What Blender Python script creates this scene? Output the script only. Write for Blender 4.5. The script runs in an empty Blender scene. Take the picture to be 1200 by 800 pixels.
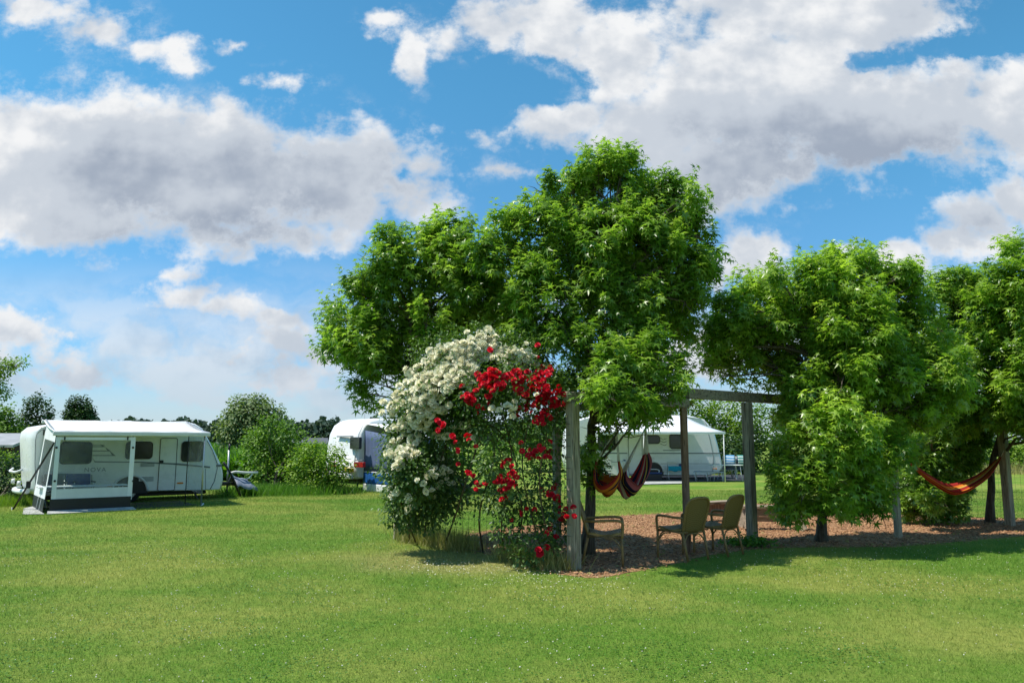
import bpy, bmesh, math, random
import numpy as np
from mathutils import Vector, Matrix

# ------------------------------------------------------------------ camera, sky, sun, exposure
SC = bpy.context.scene
COL = SC.collection
F, CAMH, PITCH = 867.0, 1.7, math.radians(7.75)
cam_data = bpy.data.cameras.new('camera'); cam = bpy.data.objects.new('camera', cam_data); COL.objects.link(cam)
cam_data.sensor_width = 36.0; cam_data.lens = 36.0 * F / 1200.0
cam_data.clip_start = 0.05; cam_data.clip_end = 5000.0
cam.location = (0, 0, CAMH); cam.rotation_euler = (math.radians(90) + PITCH, 0, 0)
SC.camera = cam
SC.view_settings.view_transform = 'Standard'
SC.view_settings.look = 'None'
SC.view_settings.gamma = 1.0
SC.view_settings.exposure = 0.45
SC.view_settings.use_curve_mapping = False
SC.cycles.max_bounces = 7
SC.cycles.diffuse_bounces = 3
SC.cycles.glossy_bounces = 2
SC.cycles.transmission_bounces = 4
SC.cycles.transparent_max_bounces = 8
SC.cycles.caustics_reflective = False
SC.cycles.caustics_refractive = False

SUN_EL = math.radians(62)
SUN_AZ = (-0.90, -0.20)                                  # horizontal direction towards the sun
_l = math.hypot(*SUN_AZ)
TO_SUN = Vector((SUN_AZ[0] / _l * math.cos(SUN_EL), SUN_AZ[1] / _l * math.cos(SUN_EL), math.sin(SUN_EL)))
sd = bpy.data.lights.new('sun', 'SUN'); sun = bpy.data.objects.new('sun', sd); COL.objects.link(sun)
sd.energy = 4.4; sd.angle = math.radians(0.53); sd.color = (1.0, 0.95, 0.86)
sun.rotation_euler = TO_SUN.to_track_quat('Z', 'Y').to_euler(); sun.location = (-20, 0, 40)


def ray(px, py):
    a = (px - 600.0) / F; b = (400.0 - py) / F
    return Vector((a, math.cos(PITCH) - b * math.sin(PITCH), math.sin(PITCH) + b * math.cos(PITCH)))


def gp(px, py, z=0.0):
    r = ray(px, py); t = (z - CAMH) / r.z
    return Vector((r.x * t, r.y * t, z))


def dp(px, py, Y):
    r = ray(px, py); t = Y / r.y
    return Vector((r.x * t, Y, CAMH + r.z * t))


# ---- sky: Nishita with fair-weather cumulus laid over it by direction
world = bpy.data.worlds.new('World'); SC.world = world; world.use_nodes = True
WT = world.node_tree; WT.nodes.clear()
world.cycles.sampling_method = 'MANUAL'; world.cycles.sample_map_resolution = 512


class NB:
    """small node builder"""
    def __init__(s, tree): s.t = tree
    def n(s, typ, **kw):
        nd = s.t.nodes.new(typ)
        for k, v in kw.items(): setattr(nd, k, v)
        return nd
    def put(s, sock, v):
        if isinstance(v, bpy.types.NodeSocket): s.t.links.new(v, sock)
        else: sock.default_value = v
    def m(s, op, a, b=0.0, c=0.0, clamp=False):
        nd = s.n('ShaderNodeMath', operation=op, use_clamp=clamp)
        s.put(nd.inputs[0], a); s.put(nd.inputs[1], b); s.put(nd.inputs[2], c)
        return nd.outputs[0]
    def v(s, op, a, b=(0, 0, 0), c=(0, 0, 0)):
        nd = s.n('ShaderNodeVectorMath', operation=op)
        s.put(nd.inputs[0], a); s.put(nd.inputs[1], b); s.put(nd.inputs[2], c)
        return nd.outputs['Value'] if op in ('LENGTH', 'DOT_PRODUCT') else nd.outputs[0]
    def comb(s, x, y, z=0.0):
        nd = s.n('ShaderNodeCombineXYZ'); s.put(nd.inputs[0], x); s.put(nd.inputs[1], y); s.put(nd.inputs[2], z); return nd.outputs[0]
    def sep(s, v):
        nd = s.n('ShaderNodeSeparateXYZ'); s.put(nd.inputs[0], v); return nd.outputs
    def noise(s, vec, scale, detail=4.0, rough=0.5, dist=0.0, dims='3D', color=False):
        nd = s.n('ShaderNodeTexNoise', noise_dimensions=dims); s.put(nd.inputs['Vector'], vec)
        nd.inputs['Scale'].default_value = scale; nd.inputs['Detail'].default_value = detail
        nd.inputs['Roughness'].default_value = rough; nd.inputs['Distortion'].default_value = dist
        return nd.outputs['Color'] if color else nd.outputs[0]
    def sstep(s, x, a, b):
        nd = s.n('ShaderNodeMapRange', interpolation_type='SMOOTHSTEP'); s.put(nd.inputs[0], x)
        s.put(nd.inputs[1], a); s.put(nd.inputs[2], b); nd.inputs[3].default_value = 0; nd.inputs[4].default_value = 1
        return nd.outputs[0]
    def lin(s, x, a, b, c=0.0, d=1.0):
        nd = s.n('ShaderNodeMapRange'); s.put(nd.inputs[0], x)
        s.put(nd.inputs[1], a); s.put(nd.inputs[2], b); s.put(nd.inputs[3], c); s.put(nd.inputs[4], d)
        return nd.outputs[0]
    def mix(s, f, a, b, blend='MIX'):
        nd = s.n('ShaderNodeMix', data_type='RGBA', blend_type=blend); s.put(nd.inputs[0], f)
        s.put(nd.inputs[6], a if isinstance(a, bpy.types.NodeSocket) else (*a, 1)[:4])
        s.put(nd.inputs[7], b if isinstance(b, bpy.types.NodeSocket) else (*b, 1)[:4])
        return nd.outputs[2]


# cloud lumps: (px, py, rx, ry) read off the photograph and turned into directions
CLOUDS = [
    (20, 190, 190, 112), (130, 205, 170, 100), (260, 205, 180, 98), (390, 205, 125, 84), (465, 215, 78, 56), (505, 232, 42, 30), (120, 275, 150, 34), (300, 280, 150, 26),
    (40, 10, 62, 24), (110, 32, 75, 34), (170, 58, 50, 28), (205, 72, 32, 14), (283, 48, 24, 9), (325, 95, 40, 14),
    (455, 22, 34, 20), (488, 66, 14, 34),
    (575, 28, 68, 46), (640, 40, 70, 72), (700, 70, 90, 80), (660, 142, 78, 46), (740, 150, 120, 80), (880, 110, 170, 130),
    (900, 10, 200, 70), (860, 190, 150, 66), (1010, 150, 120, 98), (1110, 140, 120, 88), (1200, 140, 100, 84), (1060, 20, 90, 60), (1290, 130, 110, 90),
    (1150, 268, 66, 38), (1205, 245, 60, 46), (1120, 285, 40, 26), (880, 305, 44, 30), (845, 330, 34, 26), (830, 405, 60, 50), (1055, 315, 42, 26), (985, 300, 24, 14),
    (212, 325, 26, 12), (170, 362, 60, 20), (222, 352, 66, 24), (270, 366, 56, 20), (10, 384, 80, 26), (65, 388, 30, 10),
    (175, 404, 70, 18), (262, 420, 46, 20), (225, 415, 80, 20), (345, 383, 46, 20), (350, 408, 70, 20), (90, 432, 120, 20), (60, 415, 60, 12),
    (330, 438, 90, 22), (597, 203, 26, 9),
]
HOLES = [(1188, 22, 40, 32), (1056, 214, 22, 10), (1034, 70, 16, 10), (615, 100, 42, 34), (570, 120, 40, 30), (1130, 50, 36, 14), (470, 208, 10, 8)]
GREYS = [(255, 235, 190, 60, 1.0), (125, 165, 60, 26, .75), (370, 240, 130, 42, .6), (60, 215, 90, 34, .45), (420, 190, 60, 22, .35), (200, 285, 170, 20, .45),
         (880, 220, 240, 60, 1.0), (1000, 120, 200, 50, .35), (700, 110, 120, 50, .25), (760, 235, 110, 40, .7), (1120, 195, 130, 36, .95), (790, 130, 60, 24, .35), (960, 170, 60, 40, .55), (930, 40, 120, 30, .45), (1075, 95, 70, 24, .35),
         (1170, 290, 70, 26, .55), (240, 378, 80, 10, .5), (150, 372, 40, 8, .4), (20, 398, 70, 9, .5), (210, 430, 120, 8, .45), (345, 400, 50, 20, .4), (850, 335, 50, 20, .3), (120, 448, 140, 12, .5)]


def uvp(px, py):
    r = ray(px, py); return r.x / r.y, r.z / r.y


def make_sky():
    b = NB(WT)
    tc = b.n('ShaderNodeTexCoord').outputs['Generated']
    dx, dy, dz = b.sep(tc)[:3]
    den = b.m('MAXIMUM', b.m('ABSOLUTE', dy), 0.12)
    u = b.m('DIVIDE', dx, den); v = b.m('DIVIDE', dz, den)
    uv = b.comb(u, v)
    el = b.m('ARCSINE', dz)
    w1 = b.v('SUBTRACT', b.noise(uv, 3.2, 2, .5, dims='2D', color=True), (.5, .5, .5))
    w2 = b.v('SUBTRACT', b.noise(uv, 13.0, 6, .6, dims='2D', color=True), (.5, .5, .5))
    wuv = b.v('MULTIPLY_ADD', w2, (.07, .05, 0), b.v('MULTIPLY_ADD', w1, (.08, .06, 0), uv))
    puv = b.v('MULTIPLY', uv, (1, 1.25, 1))

    def ell(lst, vec):
        acc = None
        for e in lst:
            cx, cy = uvp(e[0], e[1])
            k = 1.0 / F / (math.cos(PITCH) - (400 - e[1]) / F * math.sin(PITCH))
            rx, ry = e[2] * k, e[3] * k
            s = (min(e[2], e[3]) / 60.0) ** 0.6
            q = b.v('MULTIPLY_ADD', vec, (1 / rx, 1 / ry, 0), (-cx / rx, -cy / ry, 0))
            ln = b.m('MULTIPLY_ADD', b.v('LENGTH', q), -s, s)
            acc = ln if acc is None else b.m('SMOOTH_MAX', acc, ln, 0.18)
        return acc
    body = ell(CLOUDS, wuv)
    hole = b.m('ADD', ell(HOLES, wuv), .30, clamp=True)
    body = b.m('SUBTRACT', body, b.m('MULTIPLY', hole, 1.0))

    def billow(vec, scale, det=4.0):
        nd = b.n('ShaderNodeTexVoronoi', voronoi_dimensions='2D', feature='SMOOTH_F1', normalize=True)
        b.put(nd.inputs['Vector'], vec); nd.inputs['Scale'].default_value = scale; nd.inputs['Detail'].default_value = det
        nd.inputs['Roughness'].default_value = .55; nd.inputs['Smoothness'].default_value = .6
        return b.m('SUBTRACT', 1.0, nd.outputs['Distance'])
    L = (-.010, .018, 0)
    fb = b.noise(puv, 5.0, 12, .60, dims='2D')
    bil = billow(puv, 9.0)
    fine = b.noise(puv, 34.0, 8, .68, dims='2D')
    dens = b.m('ADD', body, b.m('MULTIPLY_ADD', fb, 1.9, -.95))
    dens = b.m('ADD', dens, b.m('MULTIPLY_ADD', bil, .9, -.62))
    dens = b.m('ADD', dens, b.m('MULTIPLY_ADD', fine, .42, -.21))
    alpha = b.sstep(dens, .0, .50)
    wisp = b.m('MULTIPLY', b.sstep(body, -.40, .10), b.sstep(b.noise(puv, 9.0, 12, .68, dims='2D'), .50, .80))
    alpha = b.m('MAXIMUM', alpha, b.m('MULTIPLY', wisp, .65))
    # low stratus veil near the horizon
    low = b.m('MULTIPLY', b.sstep(v, .27, .10), b.sstep(b.m('SUBTRACT', b.noise(b.v('MULTIPLY', wuv, (1, 3.0, 1)), 4.0, 8, .55, .3, dims='2D'), b.m('MULTIPLY', b.m('SUBTRACT', .2, v), .5)), .27, .56))
    low = b.m('MAXIMUM', b.m('MULTIPLY', low, .80), b.m('MULTIPLY', b.sstep(v, .13, .0), .72))
    alpha2 = b.m('MAXIMUM', alpha, low)
    # light: bright sunlit rims, blue-grey where the cloud is thick
    lump = b.m('SUBTRACT', b.noise(puv, 5.0, 4, .55, dims='2D'), b.noise(b.v('ADD', puv, (-.022, .040, 0)), 5.0, 4, .55, dims='2D'))
    lump2 = b.m('SUBTRACT', bil, billow(b.v('ADD', puv, L), 9.0))
    grey = None
    for e in GREYS:
        cx, cy = uvp(e[0], e[1]); k = 1.05 / F; rx, ry = e[2] * k, e[3] * k
        q = b.v('LENGTH', b.v('MULTIPLY_ADD', wuv, (1 / rx, 1 / ry, 0), (-cx / rx, -cy / ry, 0)))
        g = b.m('MULTIPLY', b.m('EXPONENT', b.m('MULTIPLY', b.m('MULTIPLY', q, q), -.62)), e[4])
        grey = g if grey is None else b.m('ADD', grey, g)
    soft = b.noise(puv, 4.0, 5, .5, dims='2D')
    grey = b.m('MULTIPLY_ADD', b.m('SUBTRACT', soft, .46), 1.1, grey)
    core = b.sstep(dens, -.05, .70)
    shade = b.m('MULTIPLY', core, b.m('MULTIPLY_ADD', grey, .58, .06))
    shade = b.m('SUBTRACT', shade, b.m('MULTIPLY', lump, 1.5))
    shade = b.m('SUBTRACT', shade, b.m('MULTIPLY', lump2, .60))
    shade = b.m('ADD', shade, b.m('MULTIPLY_ADD', fine, .28, -.05), clamp=False)
    shade = b.m('MAXIMUM', shade, 0.0); shade = b.m('DIVIDE', shade, b.m('MULTIPLY_ADD', shade, .22, 1.0))
    ramp = b.n('ShaderNodeValToRGB')
    ramp.color_ramp.interpolation = 'EASE'
    ramp.color_ramp.elements[0].position = 0.0; ramp.color_ramp.elements[0].color = (.93, .94, .95, 1)
    ramp.color_ramp.elements[1].position = 1.0; ramp.color_ramp.elements[1].color = (.36, .42, .52, 1)
    e = ramp.color_ramp.elements.new(.5); e.color = (.60, .655, .73, 1)
    WT.links.new(shade, ramp.inputs[0])
    # low clouds fade into pale blue-grey air
    ccol = b.mix(b.m('MULTIPLY', b.sstep(v, .22, .0), .75), ramp.outputs[0], (.46, .56, .68))

    sky = b.n('ShaderNodeTexSky', sky_type='NISHITA')
    sky.sun_disc = False; sky.sun_elevation = SUN_EL; sky.sun_rotation = math.atan2(SUN_AZ[0], SUN_AZ[1])
    sky.altitude = 10; sky.air_density = 1.0; sky.dust_density = 0.0; sky.ozone_density = 1.5
    # clear maritime air: a little more cyan, and no yellow band at the horizon
    tint = b.mix(b.sstep(v, .55, .0), (.50, 1.12, 1.20), (.50, .74, .98))
    skyc = b.mix(1.0, sky.outputs[0], tint, 'MULTIPLY')
    bg1 = b.n('ShaderNodeBackground'); WT.links.new(skyc, bg1.inputs[0]); bg1.inputs[1].default_value = 0.105
    bg2 = b.n('ShaderNodeBackground'); WT.links.new(ccol, bg2.inputs[0]); bg2.inputs[1].default_value = 0.72
    ms = b.n('ShaderNodeMixShader')
    up = b.sstep(dz, -.02, .0)
    WT.links.new(b.m('MULTIPLY', alpha2, up), ms.inputs[0]); WT.links.new(bg1.outputs[0], ms.inputs[1]); WT.links.new(bg2.outputs[0], ms.inputs[2])
    out = b.n('ShaderNodeOutputWorld'); WT.links.new(ms.outputs[0], out.inputs[0])


make_sky()

# ------------------------------------------------------------------ helpers
RNG = np.random.default_rng(7)
random.seed(7)


def new_mesh(name, V, faces, mat, parent=None, smooth=False, tint=None):
    """faces: list of int arrays, one per polygon size (n,k)"""
    me = bpy.data.meshes.new(name)
    V = np.asarray(V, dtype=np.float32)
    me.vertices.add(len(V)); me.vertices.foreach_set('co', V.ravel())
    loops = np.concatenate([np.asarray(f, dtype=np.int32).ravel() for f in faces])
    tot = np.concatenate([np.full(len(f), np.asarray(f).shape[1], dtype=np.int32) for f in faces])
    start = np.concatenate([[0], np.cumsum(tot)[:-1]]).astype(np.int32)
    me.loops.add(len(loops)); me.loops.foreach_set('vertex_index', loops)
    me.polygons.add(len(tot)); me.polygons.foreach_set('loop_start', start); me.polygons.foreach_set('loop_total', tot)
    if tint is not None:
        a = me.attributes.new('tint', 'FLOAT', 'POINT'); a.data.foreach_set('value', np.asarray(tint, dtype=np.float32))
    me.update(calc_edges=True)
    if smooth: me.polygons.foreach_set('use_smooth', np.ones(len(tot), dtype=bool))
    me.materials.append(mat)
    o = bpy.data.objects.new(name, me); COL.objects.link(o)
    if parent: o.parent = parent
    return o


class MB:
    """collects shapes into one bmesh, then links them as ONE mesh object"""
    def __init__(s): s.bm = bmesh.new()

    def box(s, c, size, rot=None, bevel=0.0, seg=1):
        r = bmesh.ops.create_cube(s.bm, size=1.0); vs = r['verts']
        M = Matrix.Translation(Vector(c)) @ ((rot.to_4x4() if rot is not None else Matrix.Identity(4))) @ Matrix.Diagonal((*size, 1))
        bmesh.ops.transform(s.bm, matrix=M, verts=vs)
        if bevel > 0:
            es = list({e for v in vs for e in v.link_edges})
            bmesh.ops.bevel(s.bm, geom=es, offset=bevel, segments=seg, affect='EDGES', profile=.5)
        return s

    def beam(s, p, q, w, h, bevel=0.006, roll=0.0):
        p, q = Vector(p), Vector(q); d = q - p
        x = d.normalized(); up = Vector((0, 0, 1)) if abs(x.z) < .95 else Vector((0, 1, 0))
        y = up.cross(x).normalized(); z = x.cross(y)
        R = Matrix((x, y, z)).transposed() @ Matrix.Rotation(roll, 3, 'X')
        return s.box((p + q) / 2, (d.length, w, h), R, bevel)

    def tube(s, pts, r, n=8, cap=True, closed=False):
        pts = [Vector(p) for p in pts]; m = len(pts)
        rad = r if isinstance(r, (list, tuple, np.ndarray)) else [r] * m
        rings = []; prev = None
        for i, p in enumerate(pts):
            a = pts[i - 1] if (i > 0 or closed) else p
            c = pts[(i + 1) % m] if (i < m - 1 or closed) else p
            t = (c - a)
            t = t.normalized() if t.length > 1e-9 else Vector((0, 0, 1))
            if prev is None:
                ref = Vector((0, 0, 1)) if abs(t.z) < .9 else Vector((1, 0, 0))
                u = t.cross(ref).normalized()
            else:
                u = (prev - t * prev.dot(t))
                u = u.normalized() if u.length > 1e-6 else t.orthogonal().normalized()
            prev = u; w = t.cross(u)
            rings.append([s.bm.verts.new(p + (u * math.cos(2 * math.pi * k / n) + w * math.sin(2 * math.pi * k / n)) * rad[i]) for k in range(n)])
        rng = range(m) if closed else range(m - 1)
        for i in rng:
            A, B = rings[i], rings[(i + 1) % m]
            for k in range(n):
                f = s.bm.faces.new((A[k], A[(k + 1) % n], B[(k + 1) % n], B[k])); f.smooth = True
        if cap and not closed:
            s.bm.faces.new(rings[0][::-1]); s.bm.faces.new(rings[-1])
        return s

    def prism(s, poly, v, bevel=0.0, seg=2):
        """poly: 3D points of a flat outline, v: extrusion vector"""
        v = Vector(v)
        A = [s.bm.verts.new(Vector(p)) for p in poly]; B = [s.bm.verts.new(Vector(p) + v) for p in poly]
        n = len(A); fs = [s.bm.faces.new(A[::-1]), s.bm.faces.new(B)]
        for i in range(n): fs.append(s.bm.faces.new((A[i], A[(i + 1) % n], B[(i + 1) % n], B[i])))
        bmesh.ops.recalc_face_normals(s.bm, faces=fs)
        if bevel > 0:
            es = [e for e in fs[0].edges] + [e for e in fs[1].edges]
            bmesh.ops.bevel(s.bm, geom=es, offset=bevel, segments=seg, affect='EDGES', profile=.5)
        return s

    def sheet(s, grid, thick=0.0, closed_v=False):
        """grid: rows of 3D points -> a sheet, optionally given thickness along its normal"""
        R = [[Vector(p) for p in row] for row in grid]; m, n = len(R), len(R[0])
        def nor(i, j):
            a = R[min(i + 1, m - 1)][j] - R[max(i - 1, 0)][j]; b = R[i][min(j + 1, n - 1)] - R[i][max(j - 1, 0)]
            c = a.cross(b); return c.normalized() if c.length > 1e-9 else Vector((0, 0, 1))
        T = [[s.bm.verts.new(p) for p in row] for row in R]
        for i in range(m - 1):
            for j in range(n - 1):
                f = s.bm.faces.new((T[i][j], T[i + 1][j], T[i + 1][j + 1], T[i][j + 1])); f.smooth = True
        if thick:
            Bt = [[s.bm.verts.new(R[i][j] - nor(i, j) * thick) for j in range(n)] for i in range(m)]
            for i in range(m - 1):
                for j in range(n - 1):
                    f = s.bm.faces.new((Bt[i][j], Bt[i][j + 1], Bt[i + 1][j + 1], Bt[i + 1][j])); f.smooth = True
            for i in range(m - 1):
                s.bm.faces.new((T[i][0], Bt[i][0], Bt[i + 1][0], T[i + 1][0])); s.bm.faces.new((T[i][-1], T[i + 1][-1], Bt[i + 1][-1], Bt[i][-1]))
            for j in range(n - 1):
                s.bm.faces.new((T[0][j], T[0][j + 1], Bt[0][j + 1], Bt[0][j])); s.bm.faces.new((T[-1][j], Bt[-1][j], Bt[-1][j + 1], T[-1][j + 1]))
        return s

    def build(s, name, mat, parent=None, smooth=False):
        bmesh.ops.recalc_face_normals(s.bm, faces=s.bm.faces[:])
        me = bpy.data.meshes.new(name); s.bm.to_mesh(me); s.bm.free()
        if smooth: me.polygons.foreach_set('use_smooth', np.ones(len(me.polygons), dtype=bool))
        me.materials.append(mat)
        o = bpy.data.objects.new(name, me); COL.objects.link(o)
        if parent: o.parent = parent
        return o


def tag(o, label=None, cat=None, group=None, kind=None):
    if label: o['label'] = label
    if cat: o['category'] = cat
    if group: o['group'] = group
    if kind: o['kind'] = kind
    return o


def empty(name, loc=(0, 0, 0), rz=0.0, label=None, cat=None, group=None):
    o = bpy.data.objects.new(name, None); COL.objects.link(o)
    o.location = loc; o.rotation_euler = (0, 0, rz); o.empty_display_size = .2
    return tag(o, label, cat, group)


def copy_tree(o, parent=None):
    c = o.copy(); COL.objects.link(c)
    if parent: c.parent = parent
    for ch in list(o.children): copy_tree(ch, c)
    return c


def rrect(x0, z0, x1, z1, r=.05, n=4):
    """rounded rectangle outline in local xz"""
    out = []
    for (cx, cz, a0) in ((x1 - r, z1 - r, 0), (x0 + r, z1 - r, 90), (x0 + r, z0 + r, 180), (x1 - r, z0 + r, 270)):
        for k in range(n + 1):
            a = math.radians(a0 + 90 * k / n); out.append((cx + r * math.cos(a), cz + r * math.sin(a)))
    return out


def curve3(pts, n=8, closed=False):
    """Catmull-Rom through 3D points"""
    P = [Vector(p) for p in pts]; out = []; m = len(P)
    rng = range(m) if closed else range(m - 1)
    for i in rng:
        p0 = P[i - 1] if (i > 0 or closed) else P[0] * 2 - P[1]
        p1, p2 = P[i], P[(i + 1) % m]
        p3 = P[(i + 2) % m] if (i + 2 < m or closed) else p2 * 2 - p1
        for k in range(n):
            t = k / n
            out.append(.5 * ((2 * p1) + (p2 - p0) * t + (2 * p0 - 5 * p1 + 4 * p2 - p3) * t * t + (3 * p1 - p0 - 3 * p2 + p3) * t ** 3))
    if not closed: out.append(P[-1])
    return out


# ------------------------------------------------------------------ materials
def mat_new(name):
    m = bpy.data.materials.new(name); m.use_nodes = True; m.node_tree.nodes.clear()
    b = NB(m.node_tree); return m, b


def finish(m, b, shader):
    o = b.n('ShaderNodeOutputMaterial'); m.node_tree.links.new(shader, o.inputs[0]); return m


def principled(b, color, rough=.5, spec=.5, normal=None, metal=0.0):
    p = b.n('ShaderNodeBsdfPrincipled')
    b.put(p.inputs['Base Color'], color if isinstance(color, bpy.types.NodeSocket) else (*color, 1))
    b.put(p.inputs['Roughness'], rough); b.put(p.inputs['Specular IOR Level'], spec); b.put(p.inputs['Metallic'], metal)
    if normal is not None: b.put(p.inputs['Normal'], normal)
    return p.outputs[0]


def bump(b, h, strength=.3, dist=.01):
    n = b.n('ShaderNodeBump'); n.inputs['Strength'].default_value = strength; n.inputs['Distance'].default_value = dist
    b.put(n.inputs['Height'], h); return n.outputs[0]


def obj_co(b): return b.n('ShaderNodeTexCoord').outputs['Object']
def wpos(b): return b.n('ShaderNodeNewGeometry').outputs['Position']


def simple(name, color, rough=.5, spec=.4, var=.12, scale=6.0, metal=0.0, bmp=0.0):
    """painted / moulded surface with slight soiling and unevenness"""
    m, b = mat_new(name); co = obj_co(b)
    nz = b.noise(co, scale, 6, .6, .2)
    c = b.mix(b.sstep(nz, .3, .75), tuple(x * (1 - var) for x in color), tuple(min(1, x * (1 + var * .5)) for x in color))
    r = b.lin(nz, .3, .7, max(.05, rough - .08), min(1, rough + .10))
    nrm = bump(b, b.noise(co, scale * 8, 4, .6), bmp, .004) if bmp else None
    return finish(m, b, principled(b, c, r, spec, nrm, metal))


def leaf_mat(name, dark, light, trans=.35, rough=.45, spec=.35, through=(1.35, 1.55, .55)):
    m, b = mat_new(name)
    t = b.n('ShaderNodeAttribute', attribute_name='tint').outputs['Fac']
    nz = b.noise(wpos(b), 1.3, 3, .5)
    f = b.m('ADD', t, b.m('MULTIPLY_ADD', nz, .5, -.25), clamp=True)
    c = b.mix(f, dark, light)
    p = principled(b, c, rough, spec)
    tr = b.n('ShaderNodeBsdfTranslucent')
    b.put(tr.inputs[0], b.mix(1.0, c, through, 'MULTIPLY'))
    ms = b.n('ShaderNodeMixShader'); ms.inputs[0].default_value = trans
    m.node_tree.links.new(p, ms.inputs[1]); m.node_tree.links.new(tr.outputs[0], ms.inputs[2])
    return finish(m, b, ms.outputs[0])


def wood_mat(name, dark, light, axis='z', scale=1.0):
    """weathered timber: grain along one axis, drying cracks, grey-brown blotches"""
    m, b = mat_new(name); co = obj_co(b)
    st = {'x': (1.2, 14, 14), 'y': (14, 1.2, 14), 'z': (14, 14, 1.2)}[axis]
    g = b.v('MULTIPLY', co, tuple(k * scale for k in st))
    grain = b.noise(g, 2.2, 8, .65, .8)
    blot = b.noise(co, 2.3, 4, .55)
    crack = b.sstep(b.noise(b.v('MULTIPLY', g, (1, 1, .6)), 3.0, 3, .5, .4), .60, .68)
    c = b.mix(b.sstep(grain, .3, .7), dark, light)
    c = b.mix(b.m('MULTIPLY', b.sstep(blot, .4, .75), .55), c, (light[0] * .8, light[1] * .95, light[2] * .9))
    c = b.mix(b.m('MULTIPLY', crack, .75), c, (.02, .017, .014))
    h = b.m('SUBTRACT', grain, b.m('MULTIPLY', crack, 1.2))
    return finish(m, b, principled(b, c, .85, .2, bump(b, h, .7, .008)))


def clear_mat(name, tint=(.92, .95, .94), alpha=.16, rough=.08):
    """clear flexible PVC"""
    m, b = mat_new(name)
    tr = b.n('ShaderNodeBsdfTransparent'); tr.inputs[0].default_value = (*tint, 1)
    nz = b.noise(obj_co(b), 3.0, 4, .6, 1.0)
    p = principled(b, (.75, .78, .78), rough, .5, bump(b, nz, .25, .05))
    ms = b.n('ShaderNodeMixShader'); b.put(ms.inputs[0], b.lin(nz, .3, .75, alpha * .5, alpha * 1.6))
    m.node_tree.links.new(tr.outputs[0], ms.inputs[1]); m.node_tree.links.new(p, ms.inputs[2])
    return finish(m, b, ms.outputs[0])


def stripe_mat(name, stops, attr='tint', rough=.9):
    """woven cloth whose stripes follow the cloth (attribute runs across it 0..1)"""
    m, b = mat_new(name)
    t = b.n('ShaderNodeAttribute', attribute_name=attr).outputs['Fac']
    rp = b.n('ShaderNodeValToRGB'); rp.color_ramp.interpolation = 'CONSTANT'
    el = rp.color_ramp.elements
    el[0].position = 0; el[0].color = (*stops[0][1], 1)
    el[1].position = stops[1][0]; el[1].color = (*stops[1][1], 1)
    for p_, c_ in stops[2:]:
        e = el.new(p_); e.color = (*c_, 1)
    m.node_tree.links.new(t, rp.inputs[0])
    w = b.noise(obj_co(b), 60, 3, .6)
    c = b.mix(b.m('MULTIPLY', w, .5), rp.outputs[0], b.mix(1.0, rp.outputs[0], (.55, .55, .55), 'MULTIPLY'))
    p = principled(b, c, rough, .15, bump(b, w, .3, .004))
    tr = b.n('ShaderNodeBsdfTranslucent'); b.put(tr.inputs[0], c)
    ms = b.n('ShaderNodeMixShader'); ms.inputs[0].default_value = .25
    m.node_tree.links.new(p, ms.inputs[1]); m.node_tree.links.new(tr.outputs[0], ms.inputs[2])
    return finish(m, b, ms.outputs[0])


M = {}
M['white_grp'] = simple('caravan_white', (.77, .78, .775), .3, .5, .08, 1.6)
M['awning_white'] = simple('awning_cloth_white', (.78, .79, .80), .6, .3, .06, 2.0)
M['awning_grey'] = simple('awning_cloth_grey', (.66, .68, .69), .6, .3, .08, 2.5)
M['frame_white'] = simple('white_lacquer', (.72, .72, .71), .4, .4, .1, 5)
M['grey_strip'] = simple('grey_trim', (.16, .18, .19), .45, .4, .15, 6)
M['black_plastic'] = simple('black_plastic', (.018, .019, .021), .45, .4, .2, 9)
M['rubber'] = simple('tyre_rubber', (.02, .02, .021), .8, .2, .25, 12)
M['steel'] = simple('galvanised_steel', (.48, .50, .51), .4, .5, .2, 12, .8)
M['dark_steel'] = simple('dark_steel', (.06, .063, .068), .5, .4, .25, 10, .4)
M['glass_dark'] = simple('tinted_caravan_glass', (.022, .028, .03), .06, .6, .3, 1.5)
M['navy'] = simple('navy_cloth', (.04, .065, .19), .8, .2, .2, 14)
M['blue_cloth'] = simple('blue_cloth', (.012, .10, .34), .7, .25, .2, 6)
M['slate_cloth'] = simple('slate_blue_cloth', (.105, .14, .235), .75, .2, .14, 3)
M['orange'] = simple('orange_lens', (.75, .22, .02), .25, .5, .1, 20)
M['red_lens'] = simple('red_lens', (.35, .008, .012), .2, .5, .15, 20)
M['yellow_plate'] = simple('yellow_plate', (.80, .50, .02), .4, .4, .08, 20)
M['white_plastic'] = simple('white_plastic', (.68, .69, .68), .45, .4, .1, 8)
M['turq'] = simple('turquoise_cloth', (.02, .36, .52), .75, .2, .2, 9)
M['groundsheet'] = simple('groundsheet_grey', (.42, .42, .40), .8, .2, .25, 5)
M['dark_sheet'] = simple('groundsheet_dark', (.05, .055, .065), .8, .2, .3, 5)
M['cover'] = simple('grey_cover_cloth', (.23, .26, .33), .6, .3, .3, 7, bmp=.3)
M['red_paint'] = simple('red_paint', (.50, .035, .02), .5, .4, .2, 8)
M['roof_grey'] = simple('roof_sheet_grey', (.34, .35, .36), .6, .3, .2, 1)
M['barn_wood'] = wood_mat('barn_boards', (.05, .032, .028), (.10, .065, .055), 'z', .4)
M['brick_far'] = simple('far_house_wall', (.16, .10, .08), .9, .1, .3, .6)
M['slate_far'] = simple('far_house_roof', (.13, .14, .16), .8, .2, .25, .4)
M['post_wood'] = wood_mat('weathered_post_timber', (.16, .126, .088), (.42, .35, .26), 'z')
M['beam_wood'] = wood_mat('weathered_beam_timber', (.13, .102, .070), (.36, .295, .215), 'x')
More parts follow.
